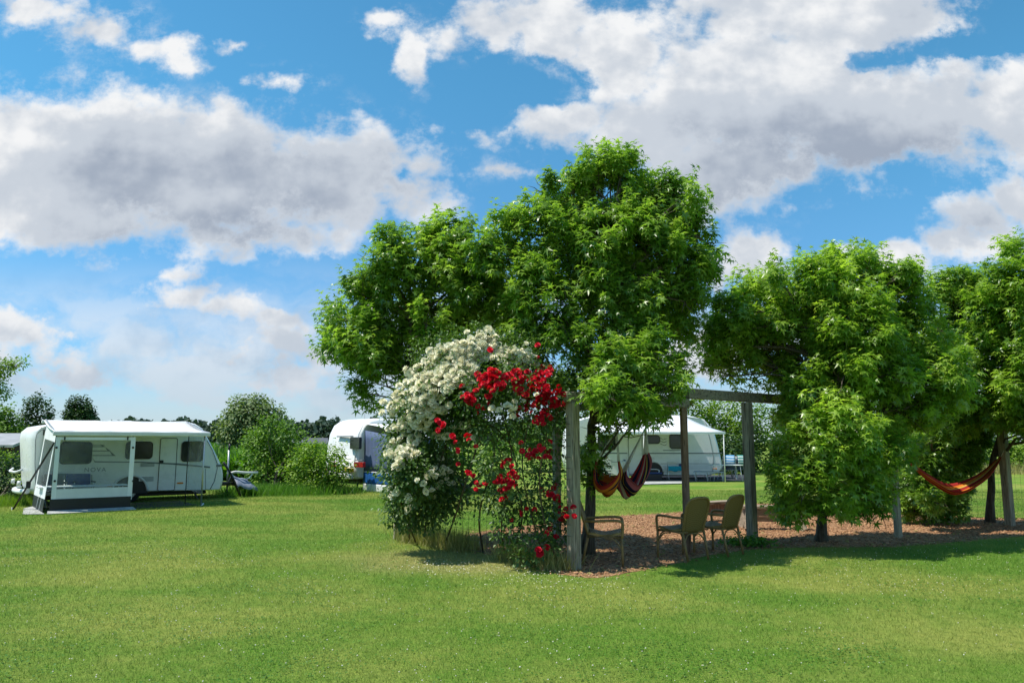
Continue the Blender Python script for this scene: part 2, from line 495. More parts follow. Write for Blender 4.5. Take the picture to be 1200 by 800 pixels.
M['brown_post'] = wood_mat('brown_post_timber', (.13, .075, .05), (.29, .185, .13), 'z')
M['bench_wood'] = wood_mat('bench_timber', (.20, .15, .105), (.40, .32, .24), 'x')
M['wire'] = simple('fence_wire', (.13, .125, .115), .6, .4, .3, 15, .6)
M['bark'] = wood_mat('sweetgum_bark', (.045, .035, .026), (.15, .125, .095), 'z', .8)
M['bark_far'] = simple('far_bark', (.07, .06, .045), .9, .1, .3, 3)
M['cane'] = simple('rose_cane', (.10, .075, .04), .8, .2, .35, 20)
M['cord'] = simple('white_cotton_cord', (.66, .63, .58), .9, .1, .15, 40)
M['gum'] = leaf_mat('sweetgum_leaf', (.110, .225, .024), (.34, .49, .075), .50, .33, .7, (1.3, 1.42, .7))
M['gum_fresh'] = leaf_mat('sweetgum_leaf_fresh', (.120, .245, .024), (.38, .53, .070), .52, .33, .7, (1.3, 1.42, .7))
M['rose_leaf'] = leaf_mat('rose_leaf', (.035, .085, .020), (.13, .22, .05), .28, .45, .4)
M['hedge_leaf'] = leaf_mat('hedge_leaf', (.045, .12, .014), (.17, .29, .035), .3, .5, .3)
M['shrub_leaf'] = leaf_mat('shrub_leaf', (.075, .165, .014), (.26, .38, .04), .35, .5, .3)
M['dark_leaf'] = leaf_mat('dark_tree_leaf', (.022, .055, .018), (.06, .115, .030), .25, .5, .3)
M['willow_leaf'] = leaf_mat('willow_leaf', (.10, .16, .055), (.24, .30, .13), .3, .55, .3)
M['wood_far_hazed'] = leaf_mat('far_wood_leaf_hazed', (.034, .066, .046), (.066, .105, .066), .15, .6, .2)  # distance haze mixed into the leaf colour, paler and bluer
M['crop_leaf'] = leaf_mat('crop_leaf', (.065, .17, .018), (.15, .30, .030), .35, .5, .35)
M['tall_grass'] = leaf_mat('tall_grass', (.20, .22, .06), (.46, .40, .18), .3, .6, .2)
M['clover_leaf'] = leaf_mat('clover_leaf', (.055, .15, .02), (.11, .23, .03), .3, .5, .3)
M['rose_white'] = leaf_mat('white_rose_petal', (.88, .83, .60), (.94, .91, .76), .30, .6, .2, (1, 1, .92))
M['rose_red'] = leaf_mat('red_rose_petal', (.45, .004, .018), (.80, .018, .045), .22, .55, .25, (1.2, .6, .6))
M['petal_fallen'] = leaf_mat('fallen_petal', (.62, .60, .42), (.80, .78, .66), .2, .7, .2, (1, 1, .9))


def lawn_nodes(b):
    """colour of the lawn by place: lush and straw-coloured patches, faint mowing tracks"""
    p = b.v('MULTIPLY', wpos(b), (1, 1, 0))
    n1 = b.noise(p, .33, 4, .55, .4); n2 = b.noise(p, 1.4, 4, .6, .3); n3 = b.noise(b.v('MULTIPLY', p, (.35, 1.6, 1)), .55, 3, .5, .6)
    f = b.m('ADD', b.m('MULTIPLY', n1, .5), b.m('ADD', b.m('MULTIPLY', n2, .25), b.m('MULTIPLY', n3, .42)))
    band = b.m('SINE', b.m('MULTIPLY_ADD', n1, 5.0, b.v('DOT_PRODUCT', p, (.9, 2.9, 0))))
    f = b.m('ADD', f, b.m('MULTIPLY', band, .028))
    f = b.m('ADD', f, b.m('MULTIPLY_ADD', n1, .5, -.25))
    f = b.m('ADD', f, b.m('MULTIPLY_ADD', b.noise(p, 4.5, 4, .6), .30, -.15))
    a, c = gp(470, 640), gp(640, 676); ctr = (a + c) / 2      # turf worn dry along the foot of the roses
    q = b.v('MULTIPLY', b.v('SUBTRACT', p, tuple(ctr)), (.42, .62, 0))
    dry = b.m('MULTIPLY', b.sstep(b.m('ADD', b.v('LENGTH', q), b.m('MULTIPLY_ADD', n2, .7, -.35)), 1.0, .35), .75)
    return b.sstep(f, .40, .84), dry, p


def grass_mat(name, blade):
    m, b = mat_new(name)
    f, n2, p = lawn_nodes(b)
    c = b.mix(n2, b.mix(f, (.094, .222, .018), (.31, .335, .072)), (.40, .34, .135))
    if blade:
        t = b.n('ShaderNodeAttribute', attribute_name='tint').outputs['Fac']
        c = b.mix(b.m('MULTIPLY', t, .6), c, (.40, .47, .11))
        sh = principled(b, c, .6, .25)
        tr = b.n('ShaderNodeBsdfTranslucent'); b.put(tr.inputs[0], c)
        ms = b.n('ShaderNodeMixShader'); ms.inputs[0].default_value = .35
        m.node_tree.links.new(sh, ms.inputs[1]); m.node_tree.links.new(tr.outputs[0], ms.inputs[2])
        return finish(m, b, ms.outputs[0])
    g = b.noise(b.v('MULTIPLY', p, (1, .7, 1)), 46, 5, .7, .6)
    g2 = b.noise(p, 9, 5, .65, .4)
    c = b.mix(b.m('MULTIPLY', b.sstep(g, .40, .66), .55), c, (.30, .36, .075))
    c = b.mix(b.m('MULTIPLY', b.sstep(g2, .42, .7), .45), c, (.045, .125, .010))
    h = b.m('ADD', g, b.m('MULTIPLY', g2, .8))
    return finish(m, b, principled(b, c, .9, .1, bump(b, h, .8, .05)))


M['lawn'] = grass_mat('mown_grass', False)
M['blade'] = grass_mat('grass_blade', True)
m_, b_ = mat_new('bark_chips_ground')
p_ = wpos(b_)
v_ = b_.n('ShaderNodeTexVoronoi'); b_.put(v_.inputs['Vector'], b_.v('MULTIPLY', p_, (1, 1, .2))); v_.inputs['Scale'].default_value = 28
hue = b_.mix(b_.sep(v_.outputs['Color'])[0], (.18, .09, .045), (.47, .275, .15))
hue = b_.mix(b_.m('MULTIPLY', b_.sstep(b_.noise(p_, 3.0, 4, .6), .45, .7), .6), hue, (.10, .05, .034))
M['chips_base'] = finish(m_, b_, principled(b_, hue, .95, .1, bump(b_, v_.outputs['Distance'], .8, .02)))
M['chip'] = leaf_mat('bark_chip', (.18, .085, .042), (.58, .34, .185), .0, .9, .1)
# woven rattan
m_, b_ = mat_new('woven_rattan')
c_ = obj_co(b_)
wa = b_.n('ShaderNodeTexWave', wave_type='BANDS', bands_direction='X'); b_.put(wa.inputs['Vector'], c_); wa.inputs['Scale'].default_value = 28; wa.inputs['Distortion'].default_value = .6
wb = b_.n('ShaderNodeTexWave', wave_type='BANDS', bands_direction='Z'); b_.put(wb.inputs['Vector'], c_); wb.inputs['Scale'].default_value = 34; wb.inputs['Distortion'].default_value = .6
wc = b_.n('ShaderNodeTexWave', wave_type='BANDS', bands_direction='Y'); b_.put(wc.inputs['Vector'], c_); wc.inputs['Scale'].default_value = 34
h_ = b_.m('MAXIMUM', b_.m('MULTIPLY', wa.outputs['Fac'], .9), b_.m('MULTIPLY', wb.outputs['Fac'], wc.outputs['Fac']))
cc = b_.mix(h_, (.09, .058, .018), (.34, .225, .078))
M['rattan'] = finish(m_, b_, principled(b_, cc, .6, .3, bump(b_, h_, .7, .008)))
M['cane_pole'] = simple('rattan_pole', (.25, .155, .055), .45, .4, .35, 14)


# ------------------------------------------------------------------ foliage
def unit(a): return a / np.maximum(np.linalg.norm(a, axis=-1, keepdims=True), 1e-9)


def _star():
    V = [(0, 0, 0)]
    tips = [(-118, .62), (-58, .92), (0, 1.0), (58, .92), (118, .62)]
    notch = [(-150, .20), (-88, .27), (-29, .33), (29, .33), (88, .27), (150, .20)]
    for a, r in notch: V.append((r * math.cos(math.radians(a)), r * math.sin(math.radians(a)), -.02))
    for a, r in tips: V.append((r * math.cos(math.radians(a)), r * math.sin(math.radians(a)), -.30 * r * r))
    return np.array(V), [np.array([(0, 1 + i, 7 + i, 2 + i) for i in range(5)])]


STAR = _star()
OVAL = (np.array([(0, 0, 0), (.5, .30, .10), (1, 0, -.08), (.5, -.30, .10)]), [np.array([(0, 3, 2), (0, 2, 1)])])
LANCE = (np.array([(0, 0, 0), (.45, .13, .04), (1, 0, -.15), (.45, -.13, .04)]), [np.array([(0, 3, 2), (0, 2, 1)])])
CLUMP = (np.array([(0, 0, 0), (.35, .42, .10), (.8, .34, -.05), (1, 0, -.12), (.7, -.40, .08), (.25, -.36, .0)]), [np.array([(0, 5, 4, 3), (0, 3, 2, 1)])])


def cards(P, A, N, S, tpl):
    V0, F0 = tpl; n, k = len(P), len(V0)
    A = unit(A); B = unit(np.cross(N, A)); N = np.cross(A, B)
    S = np.broadcast_to(np.asarray(S, dtype=float), (n,))
    V = P[:, None, :] + S[:, None, None] * (V0[None, :, 0:1] * A[:, None] + V0[None, :, 1:2] * B[:, None] + V0[None, :, 2:3] * N[:, None])
    off = (np.arange(n) * k)[:, None, None]
    return V.reshape(-1, 3), [(f[None] + off).reshape(-1, f.shape[1]) for f in F0]


def rand_dir(n):
    return unit(RNG.normal(size=(n, 3)))


def shoots(C, R, per, thick=(.5, 1.05), squash=1.0, dens=1.0, keep_in=.55):
    """positions and outward directions of leafy shoots in a crown made of lobes"""
    P, D = [], []
    C = np.array(C); R = np.array(R)
    for c, r in zip(C, R):
        n = max(4, int(per * 5.0 * dens * r * r))
        d = rand_dir(n); rad = RNG.uniform(thick[0] ** 2, thick[1] ** 2, n) ** .5
        p = c + d * rad[:, None] * r * np.array([1, 1, squash])
        dist = np.linalg.norm(p[:, None] - C[None], axis=2) / R[None]
        inside = (dist < keep_in).sum(1) > 0
        ok = ~(inside & (RNG.random(n) < .75))
        P.append(p[ok]); D.append(d[ok])
    return np.concatenate(P), np.concatenate(D)


def clump_shoots(C, R, sub=.24, per=8, cover=5.4, lo=.30, hi=1.0, lift=.18):
    """shoots gathered in twig-end clumps, with gaps between the clumps; also a tint offset per clump"""
    P, D, T = [], [], []
    C = np.array(C); R = np.maximum(np.array(R) - .11, .10)
    for c, r in zip(C, R):
        K = max(2, int(cover * (r / sub) ** 2))
        d = rand_dir(K); d[:, 2] += .12; d = unit(d); q = c + d * (RNG.uniform(lo ** 2, hi ** 2, K) ** .5)[:, None] * r
        dist = np.linalg.norm(q[:, None] - C[None], axis=2) / R[None]
        ok = ~(((dist < .5).sum(1) > 0) & (RNG.random(K) < .7)); q, d = q[ok], d[ok]
        for k in range(len(q)):
            n = max(2, int(per * RNG.uniform(.6, 1.4))); sr = sub * RNG.uniform(.6, 1.35); e = rand_dir(n)
            e[:, 2] = e[:, 2] * .7 + lift; pp = q[k] + e * sr * (RNG.random(n) ** .5)[:, None]
            if RNG.random() < .17:                      # a leading shoot that sticks out of the clump
                t = RNG.random(n) ** 1.3; ax = unit(d[k] * .6 + np.array([0, 0, .9]) + RNG.normal(size=3) * .25); pp = q[k] + ax * (t * sr * 1.35)[:, None] + RNG.normal(size=(n, 3)) * (sr * .24 * (1.15 - t))[:, None]
            P.append(pp); D.append(unit(d[k] * .7 + e * .6)); T.append(np.full(n, RNG.normal() * .20))
    return np.concatenate(P), np.concatenate(D), np.concatenate(T)


def foliage(name, P, D, mat, parent, tpl, n=10, size=.075, length=.3, up=.55, droop=.55, tint_sd=.22, tint0=.35, off=None):
    """every shoot carries n leaves spiralling round its tip"""
    m = len(P)
    T = unit(D * .8 + np.array([0, 0, up]) + RNG.normal(size=(m, 3)) * .35)
    k = np.arange(n); g = k * 2.39996
    ref = unit(np.cross(T, rand_dir(m))); ref2 = np.cross(T, ref)
    ph = RNG.uniform(0, 6.28, m)
    ang = g[None] + ph[:, None] + RNG.normal(size=(m, n)) * .3
    rad = ref[:, None] * np.cos(ang)[..., None] + ref2[:, None] * np.sin(ang)[..., None]
    ln = length * RNG.uniform(.6, 1.4, m)
    s = (k + .5) / n
    base = P[:, None] + T[:, None] * (ln[:, None] * (s[None] - .5))[..., None]
    out = unit(rad * (1.1 - .7 * s)[None, :, None] + T[:, None] * (.2 + .6 * s)[None, :, None])
    pos = base + out * (length * .30 * (1.15 - .6 * s))[None, :, None]
    axis = unit(out + np.array([0, 0, -droop]) + RNG.normal(size=(m, n, 3)) * .28)
    nor = unit(np.array([0, 0, 1.0]) + out * .35 + T[:, None] * .4 + RNG.normal(size=(m, n, 3)) * .38)
    sz = size * RNG.uniform(.65, 1.25, (m, n)) * (1.05 - .35 * s)[None]
    tint = np.clip(tint0 + (0 if off is None else off[:, None]) + RNG.normal(size=(m, 1)) * tint_sd + .30 * (s[None] - .5) + RNG.normal(size=(m, n)) * .08, 0, 1)
    V, Fc = cards(pos.reshape(-1, 3), axis.reshape(-1, 3), nor.reshape(-1, 3), sz.ravel(), tpl)
    return new_mesh(name, V, Fc, mat, parent, tint=np.repeat(tint.ravel(), len(tpl[0])))


def limb_pts(a, b, n=6, wob=.06, sag=.0):
    a, b = np.array(a, float), np.array(b, float); L = np.linalg.norm(b - a)
    out = []
    for i in range(n + 1):
        t = i / n
        p = a + (b - a) * t + np.array([0, 0, 1]) * sag * L * math.sin(math.pi * t)
        if 0 < i < n: p = p + RNG.normal(size=3) * wob * L * .5
        out.append(p)
    return out


def lobes_at(lst, D, seed_depth=.35):
    C, R = [], []
    for e in lst:
        px, py, r = e[:3]; dz = e[3] if len(e) > 3 else RNG.uniform(-seed_depth, seed_depth) * 1.6
        c = dp(px, py, D + dz); C.append(tuple(c)); R.append(r / F * (D + dz) * 1.02)
    return C, R


def tree(name, label, cat, lobes, D, base, mat, tpl=STAR, per=60, n=10, size=.075, length=.3, trunk_r=.11, fork=1.2, bark=None, group=None,
         tint0=.35, seed_depth=.35, limbs=True, up=.55, droop=.55, thick=(.5, 1.05), tint_sd=.18, clump=None):
    root = empty(name, base, 0, label, cat, group)
    inv = Vector(base)
    C, R = lobes_at(lobes, D, seed_depth) if isinstance(lobes[0], tuple) and D is not None else lobes
    C = [tuple(Vector(c) - inv) for c in C]
    bark = bark or M['bark']
    mb = MB(); cz = sorted(c[2] for c in C)
    top = np.array([np.mean([c[0] for c in C]), np.mean([c[1] for c in C]), cz[int(len(cz) * .7)]])
    f = np.array([top[0] * .15, top[1] * .15, fork])
    tr = [np.array([0, 0, -.05])] + limb_pts((0, 0, .05), f, 4, .02)[1:] + limb_pts(f, top, 6, .05)[1:]
    k = len(tr)
    mb.tube(tr, [trunk_r * (1.35 if i == 0 else (1.0 - .8 * i / k)) for i in range(k)], 9)
    if limbs:
        tr_a = np.array(tr)
        for c, r in zip(C, R):
            c = np.array(c)
            cand = tr_a[(tr_a[:, 2] < max(c[2] - .1, fork)) & (tr_a[:, 2] > fork * .6)]
            s0 = cand[-1] if len(cand) else tr_a[3]
            pts = limb_pts(s0, c, 5, .07, .06)
            rr = trunk_r * .38 * min(1.0, r / .5)
            mb.tube(pts, [rr * (1 - .75 * i / 5) + .004 for i in range(6)], 6, cap=False)
            for q in range(6):
                e = c + rand_dir(1)[0] * r * .95
                mb.tube(limb_pts(pts[3 + q % 3], e, 3, .08), [rr * .30 + .003, rr * .2 + .003, rr * .13 + .002, .002], 4, cap=False)
    mb.build('trunk', bark, root, True)
    if clump: P, Dr, T = clump_shoots(C, R, clump, per)
    else: P, Dr = shoots(C, R, per, thick); T = None
    ok = P[:, 2] > .12; P, Dr = P[ok], Dr[ok]; T = None if T is None else T[ok]
    foliage('crown', P, Dr, mat, root, tpl, n, size, length, up, droop, tint_sd, tint0, T)
    return root


# ================================================================== SETTING
def in_poly(x, y, poly):
    res = np.zeros(len(x), bool); n = len(poly); j = n - 1
    for i in range(n):
        xi, yi = poly[i][:2]; xj, yj = poly[j][:2]
        c = ((yi > y) != (yj > y)) & (x < (xj - xi) * (y - yi) / (yj - yi + 1e-12) + xi)
        res ^= c; j = i
    return res


# ---- ground sheet to the horizon
xs = np.array([-1500, -600, -250, -120, -60, -30, -15, 0, 15, 30, 60, 120, 250, 600, 1500.0])
ys = np.array([-300, -60, -20, 0, 10, 20, 35, 60, 100, 200, 400, 800, 2500.0])
GX, GY = np.meshgrid(xs, ys)
V = np.stack([GX.ravel(), GY.ravel(), np.zeros(GX.size)], 1)
nx = len(xs)
Fq = np.array([(j * nx + i, j * nx + i + 1, (j + 1) * nx + i + 1, (j + 1) * nx + i) for j in range(len(ys) - 1) for i in range(nx - 1)])
tag(new_mesh('lawn', V, [Fq], M['lawn']), 'mown green lawn with straw coloured patches running to the fields', 'lawn', kind='structure')

# ---- bark chip bed under the pergola
bed_px = [(520, 634), (560, 645), (610, 660), (655, 672), (700, 676), (745, 669), (790, 660), (835, 650), (885, 643), (960, 641), (1050, 640), (1130, 634), (1200, 628), (1270, 624),
          (1280, 607), (1200, 609), (1120, 605), (1060, 602), (960, 592), (880, 590), (820, 598), (765, 602), (715, 605), (650, 612), (580, 620)]
BED = curve3([gp(*p, .004) for p in bed_px], 4, True)
BEDP = [(p.x + random.uniform(-.03, .03), p.y + random.uniform(-.04, .04)) for p in BED]
bm = bmesh.new(); vs = [bm.verts.new((x, y, .004)) for x, y in BEDP]; bm.faces.new(vs); bmesh.ops.triangulate(bm, faces=bm.faces[:])
bmesh.ops.recalc_face_normals(bm, faces=bm.faces[:])
me = bpy.data.meshes.new('bark_bed'); bm.to_mesh(me); bm.free(); me.materials.append(M['chips_base'])
if me.polygons[0].normal.z < 0: me.flip_normals()
bed = bpy.data.objects.new('bark_bed', me); COL.objects.link(bed)
tag(bed, 'reddish bark chip bed under the pergola and trees', 'bark bed', kind='structure')


def in_bed(x, y): return in_poly(x, y, BEDP)


bx = [p[0] for p in BEDP]; by = [p[1] for p in BEDP]
n = 42000
px_ = RNG.uniform(min(bx) - .2, max(bx) + .2, n); py_ = RNG.uniform(min(by) - .2, max(by) + .2, n)
jx = px_ + RNG.normal(size=n) * .10; jy = py_ + RNG.normal(size=n) * .13
ok = in_bed(jx, jy); px_, py_ = px_[ok], py_[ok]; n = len(px_)
ln = RNG.uniform(.018, .055, n); wd = ln * RNG.uniform(.25, .6, n); hh = RNG.uniform(.004, .010, n)
A = unit(np.stack([RNG.normal(size=n), RNG.normal(size=n), RNG.normal(size=n) * .22], 1))
B = unit(np.cross(np.array([0, 0, 1.0]) + RNG.normal(size=(n, 3)) * .22, A)); N_ = np.cross(A, B)
P = np.stack([px_, py_, RNG.uniform(.008, .024, n)], 1)
cs = [(-1, -1, -1), (1, -1, -1), (1, 1, -1), (-1, 1, -1), (-1, -1, 1), (1, -1, 1), (1, 1, 1), (-1, 1, 1)]
V = np.stack([P + A * (c[0] * ln / 2)[:, None] + B * (c[1] * wd / 2 * (.7 if c[0] > 0 else 1))[:, None] + N_ * (c[2] * hh / 2)[:, None] for c in cs], 1).reshape(-1, 3)
fq = np.array([(4, 5, 6, 7), (0, 1, 5, 4), (1, 2, 6, 5), (2, 3, 7, 6), (3, 0, 4, 7)])
Fq = (fq[None] + (np.arange(n) * 8)[:, None, None]).reshape(-1, 4)
tag(new_mesh('bark_chips', V, [Fq], M['chip'], tint=np.repeat(np.clip(RNG.normal(.45, .28, n), 0, 1), 8)), 'loose reddish brown bark chips scattered over the bed', 'bark chips', kind='stuff')


# ---- grass blades
def blades(n, ymin, ymax, xfun, h, w, name, label, mat, bend=.6, pw=1.0, keep=None, tintsd=.3, zt=.25):
    t = RNG.random(n) ** pw
    y = ymin + (ymax - ymin) * t
    x = RNG.uniform(-1, 1, n) * xfun(y)
    ok = ~in_bed(x + RNG.normal(size=n) * .10, y + RNG.normal(size=n) * .12)
    if keep is not None: ok &= keep(x, y)
    x, y = x[ok], y[ok]; n = len(x)
    sc = .55 + .06 * y
    hh = h * RNG.uniform(.5, 1.3, n) * (.75 + .025 * y); ww = w * sc * RNG.uniform(.7, 1.3, n)
    a = RNG.uniform(0, 6.283, n); lean = RNG.uniform(.1, bend, n)
    dx, dy = np.cos(a), np.sin(a)
    b = RNG.uniform(0, 6.283, n); ex, ey = np.cos(b), np.sin(b)
    V = np.zeros((n, 3, 3))
    V[:, 0] = np.stack([x - ex * ww / 2, y - ey * ww / 2, np.zeros(n)], 1)
    V[:, 1] = np.stack([x + ex * ww / 2, y + ey * ww / 2, np.zeros(n)], 1)
    V[:, 2] = np.stack([x + dx * hh * lean, y + dy * hh * lean, hh], 1)
    tint = np.repeat(np.clip(RNG.normal(zt, tintsd, n), 0, 1), 3)
    Fc = np.arange(3 * n).reshape(n, 3)
    return tag(new_mesh(name, V.reshape(-1, 3), [Fc], mat, tint=tint), label, 'grass', kind='stuff')


blades(880000, 2.8, 27.0, lambda y: .80 * y + 4.5, .034, .0046, 'grass', 'short mown grass blades covering the lawn', M['blade'], 1.1, 1.25, None, .42, .30)
# clover in the turf: leaves in drifts, and flower heads
n = 26000
cx, cy = RNG.uniform(-9, 11, 330), RNG.uniform(4.2, 13, 330); ci = RNG.integers(0, 330, n)
x = cx[ci] + RNG.normal(size=n) * .28; y = cy[ci] + RNG.normal(size=n) * .22; ok = ~in_bed(x, y); x, y = x[ok], y[ok]; n = len(x)
P = np.stack([x, y, RNG.uniform(.015, .035, n)], 1)
V, Fc = cards(P, np.stack([RNG.normal(size=n), RNG.normal(size=n), np.zeros(n)], 1), np.array([0, 0, 1.0]) + RNG.normal(size=(n, 3)) * .25, RNG.uniform(.014, .024, n), CLUMP)
tag(new_mesh('clover_leaves', V, Fc, M['clover_leaf'], tint=np.repeat(np.clip(RNG.normal(.4, .25, n), 0, 1), 6)), 'low clover leaves growing in drifts through the turf', 'clover', kind='stuff')
n = 3400
ci = RNG.integers(0, 330, n)
x = cx[ci] + RNG.normal(size=n) * .75; y = cy[ci] + RNG.normal(size=n) * .6; ok = ~in_bed(x, y); x, y = x[ok], y[ok]; n = len(x)
P = np.stack([x, y, RNG.uniform(.03, .045, n)], 1); r = RNG.uniform(.003, .0085, n)
oc = np.array([(1, 0, 0), (0, 1, 0), (-1, 0, 0), (0, -1, 0), (0, 0, .8), (0, 0, -.8)])
V = (P[:, None] + oc[None] * r[:, None, None]).reshape(-1, 3)
ft = np.array([(0, 1, 4), (1, 2, 4), (2, 3, 4), (3, 0, 4), (1, 0, 5), (2, 1, 5), (3, 2, 5), (0, 3, 5)])
tag(new_mesh('clover_flowers', V, [(ft[None] + (np.arange(n) * 6)[:, None, None]).reshape(-1, 3)], M['petal_fallen'], tint=np.repeat(RNG.random(n), 6)), 'tiny white clover flowers dotted over the lawn', 'clover flowers', kind='stuff')


# ---- taller uncut grass
def tuft_patch(name, label, pts, n, h, spread, mat=None):
    """uncut grass round the given ground points"""
    pts = np.array([(p[0], p[1]) for p in pts]); i = RNG.integers(0, len(pts), n)
    xy = pts[i] + RNG.normal(size=(n, 2)) * spread
    P = np.stack([xy[:, 0], xy[:, 1], np.zeros(n)], 1)
    A = unit(np.stack([RNG.normal(size=n) * .38, RNG.normal(size=n) * .38, np.ones(n)], 1))
    V, Fc = cards(P, A, rand_dir(n), h * RNG.uniform(.35, 1.15, n), (np.array([(0, .014, 0), (0, -.014, 0), (.6, .010, .06), (.6, -.010, .06), (1, 0, .22)]), [np.array([(0, 1, 3, 2)]), np.array([(2, 3, 4)])]))
    return tag(new_mesh(name, V, Fc, mat or M['tall_grass'], tint=np.repeat(np.clip(RNG.normal(.5, .3, n), 0, 1), 5)), label, 'grass', kind='stuff')


def line(a, b, n): return [np.array(a) + (np.array(b) - np.array(a)) * t for t in np.linspace(0, 1, n)]


tuft_patch('uncut_grass', 'dry uncut grass at the foot of the white climbing rose', line(gp(478, 634), gp(548, 645), 10), 2600, .34, .12)
tuft_patch('uncut_grass', 'dry uncut grass at the foot of the red climbing rose', line(gp(590, 655), gp(660, 668), 10), 1500, .30, .11)
tuft_patch('uncut_grass', 'long green grass along the base of the shrubs by the field', line(gp(286, 580), gp(402, 578), 24), 5200, .42, .42, M['crop_leaf'])
tuft_patch('uncut_grass', 'long grass beside the first caravan drawbar', line(gp(262, 583), gp(292, 577), 8), 900, .38, .3, M['crop_leaf'])
tuft_patch('uncut_grass', 'yellowish long grass at the corner by the dark hedge', line(gp(-20, 592), gp(34, 592), 8), 1800, .34, .3, M['shrub_leaf'])
tuft_patch('uncut_grass', 'straw coloured grass strip behind the right hand lawn', line(dp(1120, 556, 41), dp(1290, 556, 41), 24), 3500, .7, .7)

# ---- crops beyond the left caravan
n = 30000
t = RNG.random(n); Y = 34 + 130 * t ** 2.0
X = (RNG.uniform(170, 420, n) - 600) / F * Y
row = np.round(Y / .75) * .75 + RNG.normal(size=n) * .08
P = np.stack([X, row, RNG.uniform(.05, .7, n)], 1)
A = np.stack([RNG.normal(size=n), RNG.normal(size=n), RNG.uniform(.6, 1.6, n)], 1)
V, Fc = cards(P, A, rand_dir(n), RNG.uniform(.4, .75, n) * (1 + Y / 150), LANCE)
tag(new_mesh('crop', V, Fc, M['crop_leaf'], tint=np.repeat(np.clip(RNG.normal(.45, .25, n), 0, 1), 4)), 'bright green leafy field crop in rows beyond the lawn', 'crop', kind='stuff')


# ---- far woods on the horizon
def far_wood(name, label, x0, x1, ytop, D, n):
    xs_ = RNG.uniform(x0, x1, n)
    prof = ytop + 3 * np.sin(xs_ * .11) + 2.2 * np.sin(xs_ * .31 + 1) + 1.6 * np.sin(xs_ * .71) + 1.2 * np.sin(xs_ * 1.7)
    tt = RNG.random(n) ** .7
    yy = 522 - (522 - prof) * tt
    dep = D + RNG.uniform(-8, 14, n) - 6 * (1 - tt)
    rr = np.array([tuple(dp(a, b_, c)) for a, b_, c in zip(xs_, yy, dep)])
    V, Fc = cards(rr, rand_dir(n), rand_dir(n) + np.array([0, -.6, .6]), RNG.uniform(.7, 1.5, n) * D / 230, CLUMP)
    return tag(new_mesh(name, V, Fc, M['wood_far_hazed'], tint=np.repeat(np.clip(RNG.normal(.4, .25, n), 0, 1), 6)), label, 'wood', kind='stuff')


far_wood('far_wood', 'dark far off wood on the horizon behind the willow', 100, 700, 495, 240, 26000)
far_wood('far_wood', 'low dark wood on the horizon behind the left caravan', -220, 150, 502, 260, 14000)

# far farm houses
for (px, w, h, rz, D, lab) in ((372, 3.6, 1.5, .3, 150, 'far grey roofed farmhouse in front of the wood'), (348, 3.6, 1.2, -.2, 165, 'low far shed left of the grey roofed farmhouse')):
    b0 = gp(px, 518 + CAMH * F / D); hs = empty('farmhouse' if h > 1.3 else 'shed', (b0.x, b0.y, 0), rz, lab, 'house' if h > 1.3 else 'shed')
    MB().box((0, 0, h / 2), (w, 3, h)).build('wall', M['brick_far'], hs)
    MB().prism([(-w / 2 - .2, -1.75, h - .1), (-w / 2 - .2, 1.75, h - .1), (-w / 2 - .2, 0, h + 1.1)], (w + .4, 0, 0)).build('roof', M['slate_far'], hs)
    for k in (-1, 0, 1): MB().box((k * w * .3, -1.52, h * .5), (.5, .06, .6)).build('window', M['glass_dark'], hs)

# barn at the left edge
bb = gp(-4, 548); D = bb.y
barn = empty('barn', (dp(-10, 530, 44).x, 44, 0), 0, 'dark boarded barn with pale sheet roof at the left edge', 'barn')
zt, ze = dp(0, 513, 44).z, dp(0, 521, 44).z
MB().box((0, 1.5, ze / 2), (3.4, 4.0, ze)).build('wall', M['barn_wood'], barn)
MB().prism([(-2.0, -1.0, ze), (-2.0, 1.5, zt + .3), (-2.0, 4.0, ze), (-2.0, 4.0, ze - .15), (-2.0, 1.5, zt + .1), (-2.0, -1.0, ze - .15)], (3.9, 0, 0)).build('roof', M['roof_grey'], barn)
MB().box((.8, -.53, ze * .45), (1.1, .06, ze * .9)).build('door', M['brick_far'], barn)


# ---- hedges, shrubs, background trees
def shrub(name, label, cat, lobes, D, base_px, mat, tpl=CLUMP, per=50, n=9, size=.1, length=.35, stem=.03, group=None, seed_depth=.4, tint0=.45, thick=(.5, 1.05)):
    b0 = base_px
    root = empty(name, (b0[0], b0[1], 0), 0, label, cat, group)
    C, R = lobes_at(lobes, D, seed_depth); inv = Vector((b0[0], b0[1], 0))
    C = [tuple(Vector(c) - inv) for c in C]
    P, Dr = shoots(C, R, per, thick); ok = P[:, 2] > .06
    foliage('foliage', P[ok], Dr[ok], mat, root, tpl, n, size, length, tint0=tint0)
    mb = MB()
    mb.tube([(0, 0, -.02), (0, 0, .12)], stem * 1.6, 7)
    for c, r in zip(C, R):
        mb.tube(limb_pts((c[0] * .04, c[1] * .04, .1), c, 4, .08), [stem, stem * .8, stem * .6, stem * .4, stem * .25], 5, cap=False)
    mb.build('stem', M['bark'], root, True)
    return root


# dark clipped hedge left of the first caravan
hb = dp(2, 560, 22.5)
shrub('hedge', 'dark green hedge beside the rear of the left caravan', 'hedge',
      [(-60, 560, 34), (-30, 560, 34), (-30, 580, 26), (0, 556, 30), (0, 580, 26), (16, 560, 26), (18, 582, 22), (-60, 582, 26), (30, 566, 18)], 23.6, hb, M['dark_leaf'], CLUMP, 60, 9, .075, .22, tint0=.45)
shrub('hedge', 'bright green hedge in front of the barn', 'hedge', [(-40, 538, 12), (-20, 538, 12), (0, 539, 11), (14, 540, 10), (28, 541, 10), (44, 541, 10)], 33, dp(0, 545, 33), M['shrub_leaf'], CLUMP, 45, 8, .11, .3)
